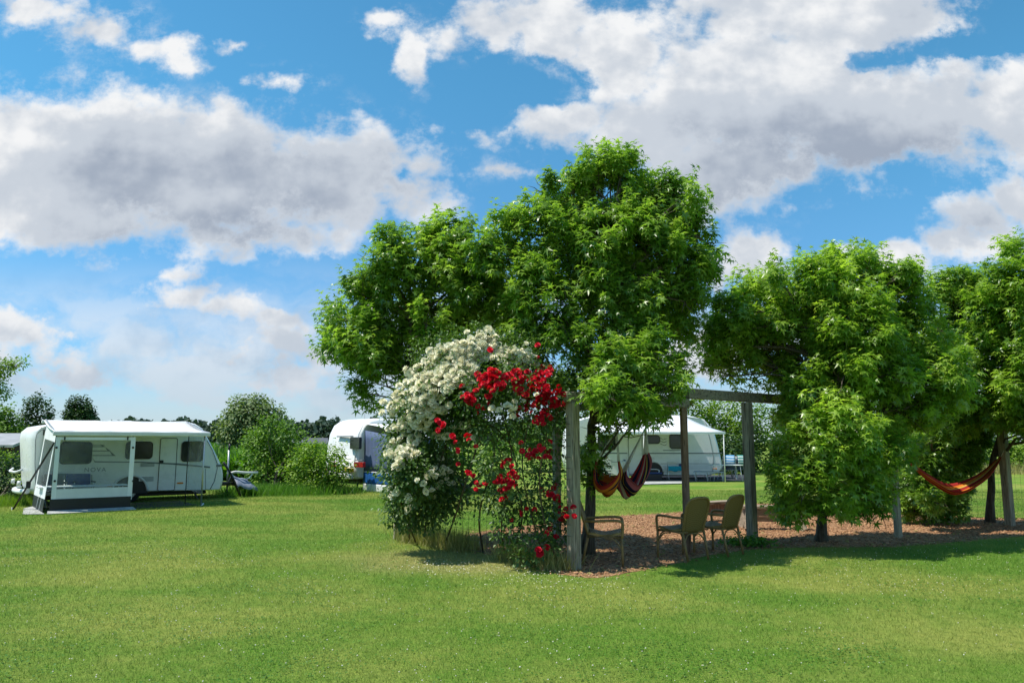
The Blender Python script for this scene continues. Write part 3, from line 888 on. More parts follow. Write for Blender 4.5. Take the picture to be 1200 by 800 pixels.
# shrubs between the field and the lawn
shrub('shrub', 'tall leafy shrub in front of the willow', 'shrub', [(318, 520, 24), (300, 540, 20), (325, 545, 26), (345, 540, 20), (310, 562, 18), (335, 565, 20), (318, 503, 15), (340, 510, 15), (300, 515, 14)], 28, gp(320, 574), M['hedge_leaf'], CLUMP, 42, 9, .12, .4, tint0=.5)
shrub('shrub', 'bushy yellow green shrub beside the middle caravan', 'shrub', [(350, 548, 20), (368, 538, 20), (385, 545, 20), (355, 566, 16), (378, 562, 20), (398, 545, 13), (362, 526, 10), (392, 562, 14), (396, 528, 8)], 25.5, gp(376, 577), M['shrub_leaf'], CLUMP, 48, 9, .10, .36, tint0=.45)
tree('willow_tree', 'round grey green willow standing in the field', 'tree', [(293, 490, 26), (277, 500, 20), (310, 500, 20), (290, 508, 24), (272, 510, 14), (300, 478, 14), (316, 488, 14), (284, 478, 12)], 60, gp(293, 518 + CAMH * F / 60), M['willow_leaf'],
     CLUMP, 11, 10, .28, .8, .25, 1.0, M['bark_far'], up=.4, droop=.8)
# trees beyond the left caravan
tree('round_tree', 'small round dark tree on the skyline above the left caravan roof', 'tree', [(92, 478, 12), (86, 484, 9), (100, 484, 9), (92, 490, 10), (84, 492, 8), (102, 490, 7)], 95, gp(92, 518 + CAMH * F / 95), M['dark_leaf'], CLUMP, 16, 9, .34, .8, .2, 2.0, M['bark_far'], tint0=.35)
tree('birch_tree', 'airy dark tree with two thin tops behind the barn', 'tree', [(40, 472, 8), (36, 482, 8), (44, 466, 5), (52, 476, 6), (56, 484, 6), (50, 492, 8), (38, 494, 9), (30, 488, 7), (28, 498, 8), (44, 500, 8), (58, 496, 5)], 70, gp(42, 518 + CAMH * F / 70), M['dark_leaf'], CLUMP, 13, 8, .26, .7, .16, 1.5, M['bark_far'], thick=(.2, 1.1), tint0=.5)
tree('leafy_tree', 'light green leafy tree over the barn roof', 'tree', [(-20, 485, 14), (-8, 495, 12), (6, 490, 10), (4, 503, 11), (16, 500, 10), (24, 508, 7), (-10, 508, 10), (10, 480, 6)], 52, gp(2, 518 + CAMH * F / 52), M['hedge_leaf'], CLUMP, 22, 9, .2, .5, .16, 1.2, M['bark_far'], tint0=.6)
tree('garden_tree', 'leafy branches of a garden tree reaching in at the left edge', 'tree', [(-85, 400, 50), (-60, 440, 46), (-90, 470, 46), (-30, 425, 20), (-12, 428, 12), (0, 432, 8), (10, 429, 7), (20, 427, 5), (29, 425, 3), (-20, 445, 12), (-4, 445, 7), (2, 460, 6), (-10, 466, 10), (8, 458, 4)], 24, gp(-88, 518 + CAMH * F / 24), M['shrub_leaf'], OVAL, 80, 10, .12, .35, .14, 1.6, M['bark'], tint0=.4, seed_depth=.3)
# hedge row behind the right hand caravan
shr = [('shrub', 'tall bright green shrub behind the white canopy', [(845, 490, 22), (870, 485, 22), (820, 478, 18), (850, 515, 22), (875, 515, 22), (830, 500, 18), (860, 540, 22), (800, 485, 18), (835, 535, 20)], 44, M['shrub_leaf']),
       ('shrub', 'dark leaved shrub beside the right hand caravan front', [(855, 530, 18), (840, 520, 16), (870, 535, 18), (845, 545, 16), (865, 550, 14), (880, 515, 16)], 40.5, M['dark_leaf']),
       ('shrub', 'dense green shrub behind the deck chairs', [(905, 500, 26), (935, 495, 26), (900, 535, 26), (935, 535, 26), (965, 505, 26), (968, 540, 24)], 43, M['hedge_leaf']),
       ('shrub', 'dense green shrub behind the leaning sweetgum', [(1000, 500, 28), (1040, 505, 28), (1000, 538, 26), (1040, 540, 26), (1075, 515, 26), (1078, 540, 24)], 44, M['hedge_leaf']),
       ('shrub', 'low green shrub beyond the right hand hammock', [(1110, 530, 22), (1140, 525, 22), (1120, 545, 18), (1150, 545, 18), (1165, 530, 20)], 43, M['hedge_leaf']),
       ('shrub', 'pale flowering shrub behind the rightmost post', [(1195, 525, 24), (1225, 520, 26), (1190, 545, 16), (1220, 545, 20), (1260, 525, 26), (1255, 548, 18), (1290, 535, 22)], 42, M['shrub_leaf']),
       ('shrub', 'green shrub behind the left end of the right hand caravan', [(640, 510, 26), (670, 500, 26), (700, 495, 24), (640, 540, 24), (735, 490, 22), (770, 485, 20), (610, 520, 22)], 44, M['hedge_leaf']),
       ('shrub', 'green shrub far behind the rose arch', [(520, 530, 20), (548, 524, 24), (580, 530, 20), (540, 552, 20), (572, 552, 18), (500, 545, 20)], 25.0, M['hedge_leaf'])]
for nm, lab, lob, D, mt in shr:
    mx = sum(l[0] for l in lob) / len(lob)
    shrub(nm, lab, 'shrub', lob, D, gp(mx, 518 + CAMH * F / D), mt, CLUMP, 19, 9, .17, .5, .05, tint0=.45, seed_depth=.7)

# ================================================================== PERGOLA
A_, A2_, B_, C_, L_, D_, E_ = gp(673, 667), gp(653, 630), gp(882, 637), gp(806, 647), gp(464, 632), gp(1053, 630), gp(1184, 616)
perg = empty('pergola', (A_.x, A_.y, 0), 0, 'weathered grey timber pergola of posts and beams over the bark bed', 'pergola')
po = Vector((A_.x, A_.y, 0)); ZB = 2.25


def post(P, h, w, rz, mat, lean=(0, 0)):
    mb = MB(); p = P - po
    mb.beam((p.x, p.y, -.1), (p.x + lean[0], p.y + lean[1], h), w, w, .010, rz)
    o = mb.build('post', mat, perg); return o


post(A_, ZB, .145, .75, M['post_wood'])
post(B_, ZB + .13, .145, .62, M['post_wood'])
post(C_, ZB, .095, .2, M['brown_post'])
post(A2_, ZB, .12, .5, M['post_wood'])
post(L_, ZB * .8, .085, .3, M['post_wood'])
post(D_, ZB + .1, .105, .5, M['post_wood'])
post(E_, ZB + .1, .15, .45, M['post_wood'])
dAC = (C_ - A_).normalized(); dCB = (B_ - C_).normalized(); dDE = (E_ - D_).normalized()
up = Vector((0, 0, ZB + .072))


def beam_part(p, q, h=.145, w=.085):
    MB().beam(p - po + up, q - po + up, w, h, .008).build('beam', M['beam_wood'], perg)


beam_part(A_ - dAC * .14, C_ + dAC * .12)
up = up + Vector((0, 0, .012)); beam_part(C_ + dCB * .11 + Vector((0, 0, .145)), B_ + dCB * 1.02 + Vector((0, 0, .135)), .165)
up = up - Vector((0, 0, .012)); dAA = (A2_ - A_).normalized()
beam_part(A_ + dAA * .06, A2_ + dAA * .1); beam_part(A2_ + Vector((-.05, .06, 0)), C_ + Vector((-.04, .1, 0)), .12)
beam_part(D_ + Vector((0, 0, .1)), E_ + dDE * .2 + Vector((0, 0, .1)))
# staples up the corner post
for k in range(11):
    z = .45 + k * .15
    MB().tube([A_ - po + Vector((-.112, -.015, z)), A_ - po + Vector((-.045, -.108, z))], .0035, 5).build('staple', M['wire'], perg)


# ---- wire mesh fences
def mesh_fence(name, label, p, q, z0, z1, dx, dz, lean=0):
    root = empty(name, (p.x, p.y, 0), 0, label, 'fence')
    d = q - p; L = d.length; d = d / L; mb = MB(); nx_ = int(L / dx)
    for i in range(nx_ + 1): mb.tube([d * (i * L / nx_) + Vector((0, 0, z0)), d * (i * L / nx_) + Vector((0, 0, z1))], .0022, 4, cap=False)
    k = int((z1 - z0) / dz)
    for j in range(k + 1):
        z = z0 + (z1 - z0) * j / k
        mb.tube([d * L * t + Vector((0, 0, z + .01 * math.sin(9 * t))) for t in np.linspace(0, 1, 9)], .0022, 4, cap=False)
    mb.build('wire_mesh', M['wire'], root)
    return root


mesh_fence('wire_fence', 'wire mesh fence carrying the climbing roses', L_ + Vector((.05, 0, 0)), A_ + Vector((-.12, .02, 0)), .05, 1.9, .15, .15)
mesh_fence('wire_fence', 'wire mesh fence under the right hand hammock', gp(1085, 607), gp(1330, 600), .05, 1.05, .16, .15)

# ================================================================== SWEETGUM TREES
GT = 'sweetgum trees grown round the pergola'
T1 = [(414, 398, 36), (395, 372, 28), (393, 410, 18), (430, 350, 40), (455, 320, 44), (468, 288, 20), (495, 310, 42), (530, 285, 36), (538, 284, 12), (505, 275, 22), (470, 385, 50, .5), (520, 360, 50, .3), (430, 405, 40, -.2),
      (445, 440, 28), (430, 462, 16), (440, 478, 10), (548, 330, 40), (555, 372, 40), (560, 330, 34, .2), (480, 425, 40, .5), (600, 390, 40, .4), (425, 325, 18), (500, 385, 25, -.7)]
tree('sweetgum_tree', 'smaller sweetgum tree rising behind the white climbing rose', 'tree', T1, 12.6, gp(482, 634), M['gum'], STAR, 8, 10, .110, .28, .085, 1.3, group=GT, clump=.25, tint0=.36)
T2 = [(726, 208, 34), (730, 188, 14), (694, 205, 30), (704, 186, 13), (660, 225, 38), (640, 225, 24), (705, 245, 58), (765, 235, 44), (790, 225, 24), (810, 235, 18), (812, 262, 30), (828, 285, 24), (610, 275, 40), (600, 248, 20), (575, 305, 32), (655, 300, 62), (735, 310, 66), (800, 310, 44), (835, 320, 18),
      (590, 350, 44), (640, 375, 52, -.5), (705, 385, 66, -.3), (775, 370, 54), (815, 350, 30), (690, 440, 46, -.5), (740, 450, 48, -.3), (780, 430, 34, -.2), (720, 475, 28, -1.7), (745, 275, 46, -.4), (700, 300, 42, -.6), (780, 290, 38, -.3), (730, 340, 44, -.6), (755, 472, 28, -1.5), (785, 452, 24, -1.3), (702, 452, 26, -1.8), (695, 463, 17, -2.25), (722, 470, 20, -2.0), (750, 474, 18, -1.8), (738, 490, 20, -1.4), (765, 490, 20, -1.0), (765, 470, 26), (700, 500, 22, -.4), (715, 425, 34, -1.3), (760, 420, 34, -1.2), (692, 530, 16, -.5), (697, 560, 13, -.5), (690, 545, 14, -.3), (800, 465, 16), (620, 330, 30, -.7), (668, 400, 30, -.9), (745, 400, 30, -.9)]
tree('sweetgum_tree', 'tallest sweetgum tree with its crown over the pergola corner post', 'tree', T2, 11.9, gp(689, 648), M['gum'], STAR, 8, 10, .110, .28, .10, 1.3, group=GT, clump=.25, tint0=.38)
T3 = [(850, 385, 30), (838, 410, 22), (832, 432, 14), (868, 425, 38, .4), (882, 398, 36, .1), (905, 428, 34, .4), (868, 368, 28), (848, 400, 26, -.2), (915, 375, 40, -.2), (845, 355, 16), (890, 350, 40), (905, 325, 20), (945, 335, 44), (968, 315, 16), (1000, 330, 44), (1018, 312, 18), (1045, 340, 38), (1060, 318, 14), (1075, 375, 34), (938, 392, 54, .4), (1000, 400, 66), (1060, 415, 52), (1100, 430, 36), (1118, 455, 22),
      (960, 470, 60), (1020, 475, 60), (1075, 470, 44), (1095, 478, 24), (942, 492, 24, -.5), (950, 512, 38, -1.2), (985, 515, 48, -1.2), (1030, 520, 40, -.4), (930, 555, 32, -.9), (970, 565, 40, -1.1), (1015, 560, 34, -.6), (915, 580, 18, -.5), (1040, 555, 18, -.4), (1055, 525, 20), (950, 455, 22, -.8), (912, 530, 12, -.5), (1000, 592, 22, -.3), (945, 595, 18, -.5), (1030, 588, 26, -.4), (1050, 572, 16, -.3), (920, 597, 18, -.6), (930, 602, 18, -.9), (965, 600, 18, -1.1), (1000, 600, 22, -.8), (1035, 602, 20, -.5), (1110, 455, 22), (940, 570, 30, -1.2), (1010, 585, 26, -1.0), (1085, 482, 28), (1108, 462, 26), (985, 350, 44, -.6), (1015, 385, 46, -.7), (990, 440, 44, -.8), (1040, 440, 44, -.7)]
tree('sweetgum_tree', 'wide low branched sweetgum tree between the beam end and the hammock', 'tree', T3, 12.7, gp(962, 634), M['gum_fresh'], STAR, 8, 10, .110, .28, .105, .45, group=GT, clump=.25, tint0=.42)
T4 = [(1105, 345, 24), (1130, 335, 26), (1120, 320, 12), (1150, 350, 36), (1120, 390, 36), (1160, 410, 48), (1115, 440, 34), (1150, 470, 46), (1195, 460, 40), (1105, 500, 34), (1145, 500, 30, .8), (1085, 545, 26, .6), (1105, 565, 22, .9), (1085, 578, 24, .6), (1100, 590, 22), (1075, 520, 24), (1190, 490, 24, .6), (1150, 520, 16, .9), (1112, 530, 24, .9), (1075, 560, 28, .8), (1095, 520, 36, .9), (1112, 590, 18, .8), (1132, 545, 26, 1.0), (1070, 590, 20, .8), (1100, 575, 26, 1.0), (1072, 600, 22, .7), (1095, 602, 20, .8), (1116, 598, 18, .9), (1085, 552, 30, 1.1), (1120, 565, 22, 1.2)]
tree('sweetgum_tree', 'dark lower sweetgum tree standing behind the hammock', 'tree', T4, 15.0, gp(1098, 611), M['gum'], STAR, 8, 10, .110, .28, .09, .5, group=GT, clump=.25, tint0=.30)
T5 = [(1185, 300, 22), (1187, 285, 11), (1190, 330, 34), (1175, 360, 34), (1215, 350, 44), (1200, 400, 52), (1240, 390, 52), (1280, 400, 60), (1215, 450, 46), (1260, 460, 52), (1225, 500, 34), (1270, 510, 44), (1185, 470, 30), (1205, 500, 20, .5), (1240, 320, 36), (1300, 450, 50)]
tree('sweetgum_tree', 'sweetgum tree at the right edge above the rightmost post', 'tree', T5, 14.2, gp(1160, 612), M['gum_fresh'], STAR, 8, 10, .110, .28, .085, 1.4, group=GT, clump=.25, tint0=.38)


# ================================================================== CLIMBING ROSES
def bloom_mesh(name, mat, seed):
    rg = np.random.default_rng(seed); V, Fq, tint = [], [], []
    for ring, (cnt, r, z, open_) in enumerate([(4, .014, .026, .2), (5, .026, .020, .65), (6, .037, .008, 1.1), (6, .044, -.006, 1.45)]):
        for k in range(cnt):
            a = 2 * math.pi * (k + .5 * ring) / cnt + rg.normal() * .15; w = r * .75
            ca, sa = math.cos(a), math.sin(a); rr = r * rg.uniform(.9, 1.12); b = len(V)
            for (u, v_) in ((-.5, 0), (.5, 0), (-1, .55), (1, .55), (-.6, 1), (.6, 1)):
                rad = rr * (.30 + .75 * v_ * math.sin(min(open_, 1.35)) + .1 * v_) ; hz = z * .3 - .012 + rr * v_ * math.cos(open_) + rg.normal() * .0015
                t = w * u
                V.append((ca * rad - sa * t, sa * rad + ca * t, hz + z * .5)); tint.append(.75 - .2 * ring * .4 + rg.normal() * .12)
            Fq += [(b, b + 1, b + 3, b + 2), (b + 2, b + 3, b + 5, b + 4)]
    me_o = new_mesh(name, np.array(V), [np.array(Fq)], mat, tint=np.clip(tint, 0, 1))
    me = me_o.data; bpy.data.objects.remove(me_o); return me


def rose_bush(name, label, base, lobes, D, bloom_px, mat, canes, per, group, bloom_scale=1.10):
    root = empty(name, (base.x, base.y, 0), 0, label, 'climbing rose', group); inv = Vector((base.x, base.y, 0))
    C, R = lobes_at(lobes, D, .3); C = [tuple(Vector(c) - inv) for c in C]
    P, Dr = shoots(C, R, per, (.25, 1.05)); ok = P[:, 2] > .05
    foliage('foliage', P[ok], Dr[ok], M['rose_leaf'], root, OVAL, 10, .078, .26, .3, .5, tint0=.45)
    for cp in canes:
        pts = curve3([Vector(p) - inv for p in cp], 5); m = len(pts)
        MB().tube(pts, [.011 * (1 - .6 * i / m) + .003 for i in range(m)], 6).build('cane', M['cane'], root, True)
    meshes = [bloom_mesh('bloom', mat, s) for s in range(6)]
    pl = []
    for (px, py, dd, s) in bloom_px:
        rd = ray(px, py).normalized(); best = None; cw = Vector((0, 0, CAMH))
        for c, r in zip(C, R):                           # blooms open on the outside of the bush
            oc = Vector(c) + inv - cw; tca = oc.dot(rd); d2 = oc.length_squared - tca * tca
            if d2 < r * r * 1.05:
                t = tca - math.sqrt(max(0, r * r * 1.05 - d2)); best = t if best is None else min(best, t)
        p = (cw + rd * (best - random.uniform(-.04, .07)) if best else dp(px, py, D + dd)) - inv
        if p.z < .06: continue
        tilt = unit(np.array([RNG.normal() * .45 - .15, -.65 + RNG.normal() * .35, .62 + RNG.normal() * .3]))
        pl.append((p, Vector(tilt), s * bloom_scale * RNG.uniform(.8, 1.2)))
    pl.sort(key=lambda q: -q[2])
    for i, (p, tl, s) in enumerate(pl[:100]):
        o = bpy.data.objects.new('bloom', meshes[i % 6]); COL.objects.link(o); o.parent = root
        o.location = p; o.rotation_euler = tl.to_track_quat('Z', 'Y').to_euler(); o.scale = (s, s, s)
    if len(pl) > 100:
        Vs, Fs, Ts, off = [], [], [], 0
        for i, (p, tl, s) in enumerate(pl[100:]):
            me = meshes[i % 6]; nv = len(me.vertices)
            co = np.empty(nv * 3, np.float32); me.vertices.foreach_get('co', co); co = co.reshape(-1, 3)
            Mx = np.array(tl.to_track_quat('Z', 'Y').to_matrix())
            Vs.append(co @ Mx.T * s + np.array(p))
            f = np.empty(len(me.loops), np.int32); me.loops.foreach_get('vertex_index', f); Fs.append(f.reshape(-1, 4) + off); off += nv
            tt = np.empty(nv, np.float32); me.attributes['tint'].data.foreach_get('value', tt); Ts.append(np.clip(tt + RNG.normal() * .15, 0, 1))
        o = new_mesh('small_blooms', np.concatenate(Vs), [np.concatenate(Fs)], mat, root, tint=np.concatenate(Ts)); o['kind'] = 'stuff'
    return root


def scatter(regions, sp=.18):
    """regions: (px, py, rx, ry, count, size, depth): blooms come in trusses"""
    out = []
    for (cx_, cy_, rx, ry, cnt, s, dd) in regions:
        while cnt > 0:
            a = random.uniform(0, 6.283); q = math.sqrt(random.random())
            x, y = cx_ + rx * q * math.cos(a), cy_ + ry * q * math.sin(a); k = min(cnt, random.choice([1, 2, 3, 4, 5]))
            d0 = dd + random.uniform(-sp, sp)
            for _ in range(k): out.append((x + random.gauss(0, 4.5), y + random.gauss(0, 4.0), d0 + random.gauss(0, .05), s))
            cnt -= k
    return out


GR = 'climbing roses on the wire fence'
DW, DR = 11.3, 10.45
WL = [(478, 590, 26), (470, 550, 24), (468, 515, 20), (485, 560, 28), (500, 520, 34), (488, 480, 32), (510, 470, 36), (520, 430, 36), (545, 420, 34), (560, 405, 22), (585, 415, 24), (610, 415, 22), (632, 420, 14), (530, 480, 36), (545, 450, 34), (510, 560, 26), (525, 580, 22), (500, 600, 18), (466, 575, 14), (575, 445, 30), (600, 440, 26), (550, 492, 18)]
WB = scatter([(560, 402, 24, 15, 90, 1.05, -.35), (530, 425, 32, 22, 150, 1.1, -.45), (500, 455, 26, 26, 120, 1.05, -.4), (590, 415, 32, 14, 60, .9, -.3), (480, 480, 24, 24, 75, 1.05, -.35), (470, 520, 20, 32, 40, 1.05, -.35), (512, 500, 26, 26, 22, .95, -.45), (462, 530, 12, 20, 12, 1.1, -.3),
              (500, 560, 34, 26, 16, .8, -.4), (520, 555, 12, 9, 12, .8, -.4), (455, 580, 8, 8, 5, 1.2, -.2), (480, 590, 14, 10, 5, .9, -.4), (545, 445, 24, 20, 30, .9, -.5), (600, 465, 30, 20, 40, .8, -1.3), (620, 425, 24, 12, 34, .85, -1.0), (555, 500, 18, 14, 5, .8, -.5), (575, 395, 10, 6, 10, .9, -.3), (478, 436, 6, 6, 4, .95, -.2), (560, 430, 40, 20, 30, .8, -.5)])
wc = [[gp(480, 636), dp(478, 580, 11.6), dp(490, 500, 11.4), dp(520, 440, 11.2)], [gp(496, 638), dp(505, 580, 11.4), dp(530, 500, 11.2), dp(560, 430, 11.0)],
      [gp(520, 640), dp(535, 600, 11.2), dp(560, 520, 11.0), dp(590, 440, 10.9), dp(630, 425, 10.8)], [gp(488, 637), dp(470, 590, 11.4), dp(465, 540, 11.3)]]
rose_bush('rose_bush', 'climbing rose covered in creamy white blooms at the left of the arch', gp(488, 638), WL, DW, WB, M["rose_white"], wc, 270, GR)
RL = [(560, 460, 24), (590, 450, 28), (620, 445, 28), (645, 455, 24), (655, 480, 22), (600, 490, 24), (630, 500, 24), (570, 500, 18), (650, 520, 14), (640, 560, 16), (590, 585, 20), (615, 590, 20), (640, 610, 20), (655, 625, 16), (630, 640, 18), (600, 620, 18), (650, 590, 14), (575, 540, 15), (562, 580, 13), (602, 562, 15), (618, 655, 12), (588, 520, 10)]
RB = scatter([(550, 462, 13, 9, 15, 1.0, -.45), (577, 443, 22, 12, 32, 1.0, -.45), (600, 445, 30, 12, 60, .95, -.45), (630, 450, 22, 22, 64, .95, -.4), (645, 468, 20, 14, 34, 1.0, -.45), (622, 478, 22, 16, 36, .9, -.45), (575, 480, 20, 14, 10, .8, -.4), (510, 497, 7, 6, 5, 1.0, -.5), (533, 507, 5, 4, 3, 1.0, -.5), (548, 515, 8, 6, 3, .9, -.4),
              (626, 530, 18, 16, 24, .85, -.4), (595, 570, 24, 20, 24, .9, -.5), (600, 548, 26, 14, 9, .85, -.4), (562, 562, 10, 5, 6, .8, -.4), (594, 546, 5, 4, 2, 1.1, -.5), (650, 585, 16, 14, 8, 1.0, -.6), (648, 610, 18, 16, 10, .9, -.6), (635, 645, 10, 8, 5, 1.1, -.7), (600, 605, 20, 14, 6, .8, -.5), (580, 408, 3, 3, 2, 1.0, -.6), (628, 412, 4, 4, 2, .8, -.5), (560, 530, 30, 20, 7, .75, -.4), (665, 600, 4, 4, 2, 1.1, -.5), (652, 576, 5, 4, 3, 1.1, -.5)], .1)
rc = [[gp(655, 664), dp(640, 620, 10.2), dp(632, 560, 10.3), dp(640, 490, 10.3), dp(600, 445, 10.4)], [gp(592, 652), dp(588, 610, 10.6), dp(600, 540, 10.6), dp(585, 480, 10.6), dp(555, 460, 10.7)],
      [gp(600, 655), dp(612, 600, 10.5), dp(596, 545, 10.5), dp(575, 515, 10.6)], [gp(640, 662), dp(622, 600, 10.4), dp(612, 540, 10.4), dp(625, 470, 10.4)], [gp(566, 648), dp(562, 600, 10.9), dp(580, 530, 10.9), dp(570, 500, 10.9), dp(600, 470, 10.8)],
      [dp(570, 495, 10.8), dp(585, 505, 10.75), dp(600, 525, 10.8), dp(606, 550, 10.8)], [dp(575, 520, 10.8), dp(590, 512, 10.8), dp(603, 500, 10.75)]]
rose_bush('rose_bush', 'climbing rose with clusters of crimson red blooms beside the corner post', gp(625, 660), RL, DR, RB, M["rose_red"], rc, 150, GR, .85)
# fallen petals on the turf below the roses
n = 520
t = RNG.random(n); pa, pb = gp(500, 660), gp(690, 690)
P = np.stack([pa.x + (pb.x - pa.x) * t + RNG.normal(size=n) * .45, pa.y + (pb.y - pa.y) * t + RNG.normal(size=n) * .30, RNG.uniform(.02, .04, n)], 1)
V, Fc = cards(P, np.stack([RNG.normal(size=n), RNG.normal(size=n), np.zeros(n)], 1), np.array([0, 0, 1.0]) + RNG.normal(size=(n, 3)) * .3, RNG.uniform(.012, .03, n), OVAL)
tag(new_mesh('fallen_petals', V, Fc, M['petal_fallen'], tint=np.repeat(RNG.random(n), 4)), 'pale fallen rose petals lying on the turf below the roses', 'petals', kind='stuff')


# ================================================================== CARAVANS
class Frame:
    """a local frame: x along the vehicle, y away from its near side, z up"""
    def __init__(s, origin, th):
        s.o = Vector((origin[0], origin[1], 0)); s.th = th; s.c, s.s = math.cos(th), math.sin(th)
    def loc(s, P): d = Vector(P) - s.o; return Vector((d.x * s.c + d.y * s.s, -d.x * s.s + d.y * s.c, d.z))
    def wor(s, p): return s.o + Vector((p[0] * s.c - p[1] * s.s, p[0] * s.s + p[1] * s.c, p[2]))
    def _hit(s, px, py, axis, val):
        r = ray(px, py); a = s.loc(Vector((0, 0, CAMH))); b = s.loc(Vector((0, 0, CAMH)) + r) - a
        t = (val - a[axis]) / b[axis]; return a + b * t
    def Y(s, px, py, y=0.0): return s._hit(px, py, 1, y)
    def X(s, px, py, x=0.0): return s._hit(px, py, 0, x)


def body_mesh(profile, W, bulge_r, bulge_f, round_=.06):
    """shell of a caravan: side outline carried across the width, ends bulging, edges rounded"""
    pts = [Vector((x, 0, z)) for x, z in profile]; n = len(pts)
    cx_ = sum(p.x for p in pts) / n; cz_ = sum(p.z for p in pts) / n
    x0, x1 = min(p.x for p in pts), max(p.x for p in pts)
    bm = bmesh.new(); rings = []
    ts = [0, .012, .035, .07, .15, .3, .5, .7, .85, .93, .965, .988, 1]
    for t in ts:
        e = min(t, 1 - t); ins = round_ * (1 - math.sin(min(1, e / .07) * math.pi / 2)); ring = []
        for p in pts:
            d = Vector((p.x - cx_, 0, p.z - cz_)); L = d.length
            q = p - d * (ins / L)
            k = 4 * t * (1 - t)
            q.x -= bulge_r * k * max(0, 1 - (p.x - x0) / .35)
            q.x += bulge_f * k * max(0, 1 - (x1 - p.x) / .6)
            q.y = W * t; ring.append(bm.verts.new(q))
        rings.append(ring)
    for A, B in zip(rings[:-1], rings[1:]):
        for i in range(n):
            f = bm.faces.new((A[i], A[(i + 1) % n], B[(i + 1) % n], B[i])); f.smooth = True
    bm.faces.new(rings[0]); bm.faces.new(rings[-1])
    bmesh.ops.recalc_face_normals(bm, faces=bm.faces[:])
    me = bpy.data.meshes.new('body'); bm.to_mesh(me); bm.free(); return me


def side_panel(name, outline, mat, root, y0=0.0, t=.02, bevel=.004):
    return MB().prism([(x, y0 - t, z) for x, z in outline], (0, t + .004, 0), bevel, 1).build(name, mat, root)


def seam(name, pts, mat, root, r=.008, y=-.004, closed=False):
    return MB().tube([(p[0], y, p[1]) for p in pts], r, 5, closed=closed).build(name, mat, root)


def wheel(root, x, z, r, y=.02):
    w = MB(); w.tube([(x, y - .01, z), (x, y + .02, z), (x, y + .16, z), (x, y + .19, z)], [r * .9, r, r, r * .9], 24)
    o = w.build('wheel', M['rubber'], root)
    rm = MB(); rm.tube([(x, y - .022, z), (x, y - .012, z)], [r * .52, r * .6], 18); rm.build('rim', M['steel'], o)
    return o


def lettering(text, x, y, z, size, mat, root, rx=90):
    cu = bpy.data.curves.new('lettering', 'FONT'); cu.body = text; cu.size = size; cu.extrude = .002; cu.space_character = 1.25
    o = bpy.data.objects.new('lettering', cu); COL.objects.link(o); o.parent = root; o.location = (x, y, z); o.rotation_euler = (math.radians(rx), 0, 0)
    cu.materials.append(mat); dg = bpy.context.evaluated_depsgraph_get()
    me = bpy.data.meshes.new_from_object(o.evaluated_get(dg)); q = bpy.data.objects.new('lettering', me); COL.objects.link(q)
    q.parent = root; q.location = o.location; q.rotation_euler = o.rotation_euler; bpy.data.objects.remove(o); return q


# ---- first caravan (left) -------------------------------------------------
TH1 = math.radians(38.5)
FR = Frame((-12.77, 19.78), TH1)
def z8(zx, zy): return 20 + zx / 4.8, 480 + zy / 4.8
def S8(zx, zy): p = FR.Y(*z8(zx, zy), 0.0); return (p.x, p.z)
def F8(zx, zy, y=-2.2): return FR.Y(*z8(zx, zy), y)
car = empty('caravan', FR.o, TH1, 'white caravan with dark swoosh stripes on its side behind an open sided awning', 'caravan')
prof = [S8(*p) for p in [(150, 486), (104, 474), (95, 440), (91, 400), (91, 165), (98, 122), (122, 95), (165, 84), (400, 76), (700, 68), (955, 64), (1010, 79), (1048, 103), (1082, 165), (1118, 240), (1148, 308), (1158, 350), (1159, 400), (1148, 448), (1060, 453), (790, 462), (690, 468), (600, 474), (300, 482)]]
o = bpy.data.objects.new('body', body_mesh(prof, 2.15, .20, .16)); COL.objects.link(o); o.parent = car; o.data.materials.append(M['white_grp'])
rr8 = lambda a, b_, c, d, r=.06: rrect(*(lambda p, q: (p[0], min(p[1], q[1]), q[0], max(p[1], q[1])))(S8(a, d), S8(c, b_)), r)
for (a, b_, c, d) in ((238, 182, 424, 304), (608, 180, 764, 276), (922, 178, 1050, 290)):
    f_ = side_panel('window', rr8(a, b_, c, d, .09), M['glass_dark'], car, 0, .022)
    pts = rr8(a, b_, c, d, .09); MB().tube([(x, -.023, z) for x, z in pts], .012, 5, closed=True).build('window_frame', M['black_plastic'], f_)
# door
dr = side_panel('door', rr8(790, 160, 903, 455, .05), M['white_grp'], car, 0, .008, .002)
MB().tube([(x, -.008, z) for x, z in rr8(790, 160, 903, 455, .05)], .010, 5, closed=True).build('door_seal', M['black_plastic'], dr)
hx, hz = S8(812, 291); MB().box((hx, -.02, hz), (.10, .035, .08), None, .012, 2).build('handle', M['black_plastic'], dr)
# stripes and swooshes
side_panel('stripe', [S8(*p) for p in ((424, 270), (438, 288), (690, 291), (905, 300), (1085, 318), (1085, 327), (905, 310), (690, 297), (436, 295))], M['grey_strip'], car, 0, .0125, 0)
for (x0, y0, x1, y1) in ((424, 190, 500, 208), (424, 210, 530, 232), (424, 232, 556, 258)):
    side_panel('swoosh', [S8(*p) for p in ((x0, y1 - 4), (x0, y1 + 1), (x1, y1 + 1), (x1 - 28, y0 + 4), (x1 - 34, y0 + 4), (x1 - 22, y1 - 4))], M['grey_strip'], car, 0, .005, 0)
seam('swoosh', [S8(424, 196), S8(492, 198)], M['grey_strip'], car, .008)
lx, lz = S8(376, 349); lettering('NOVA', lx, -.004, lz, .165, M['grey_strip'], car)
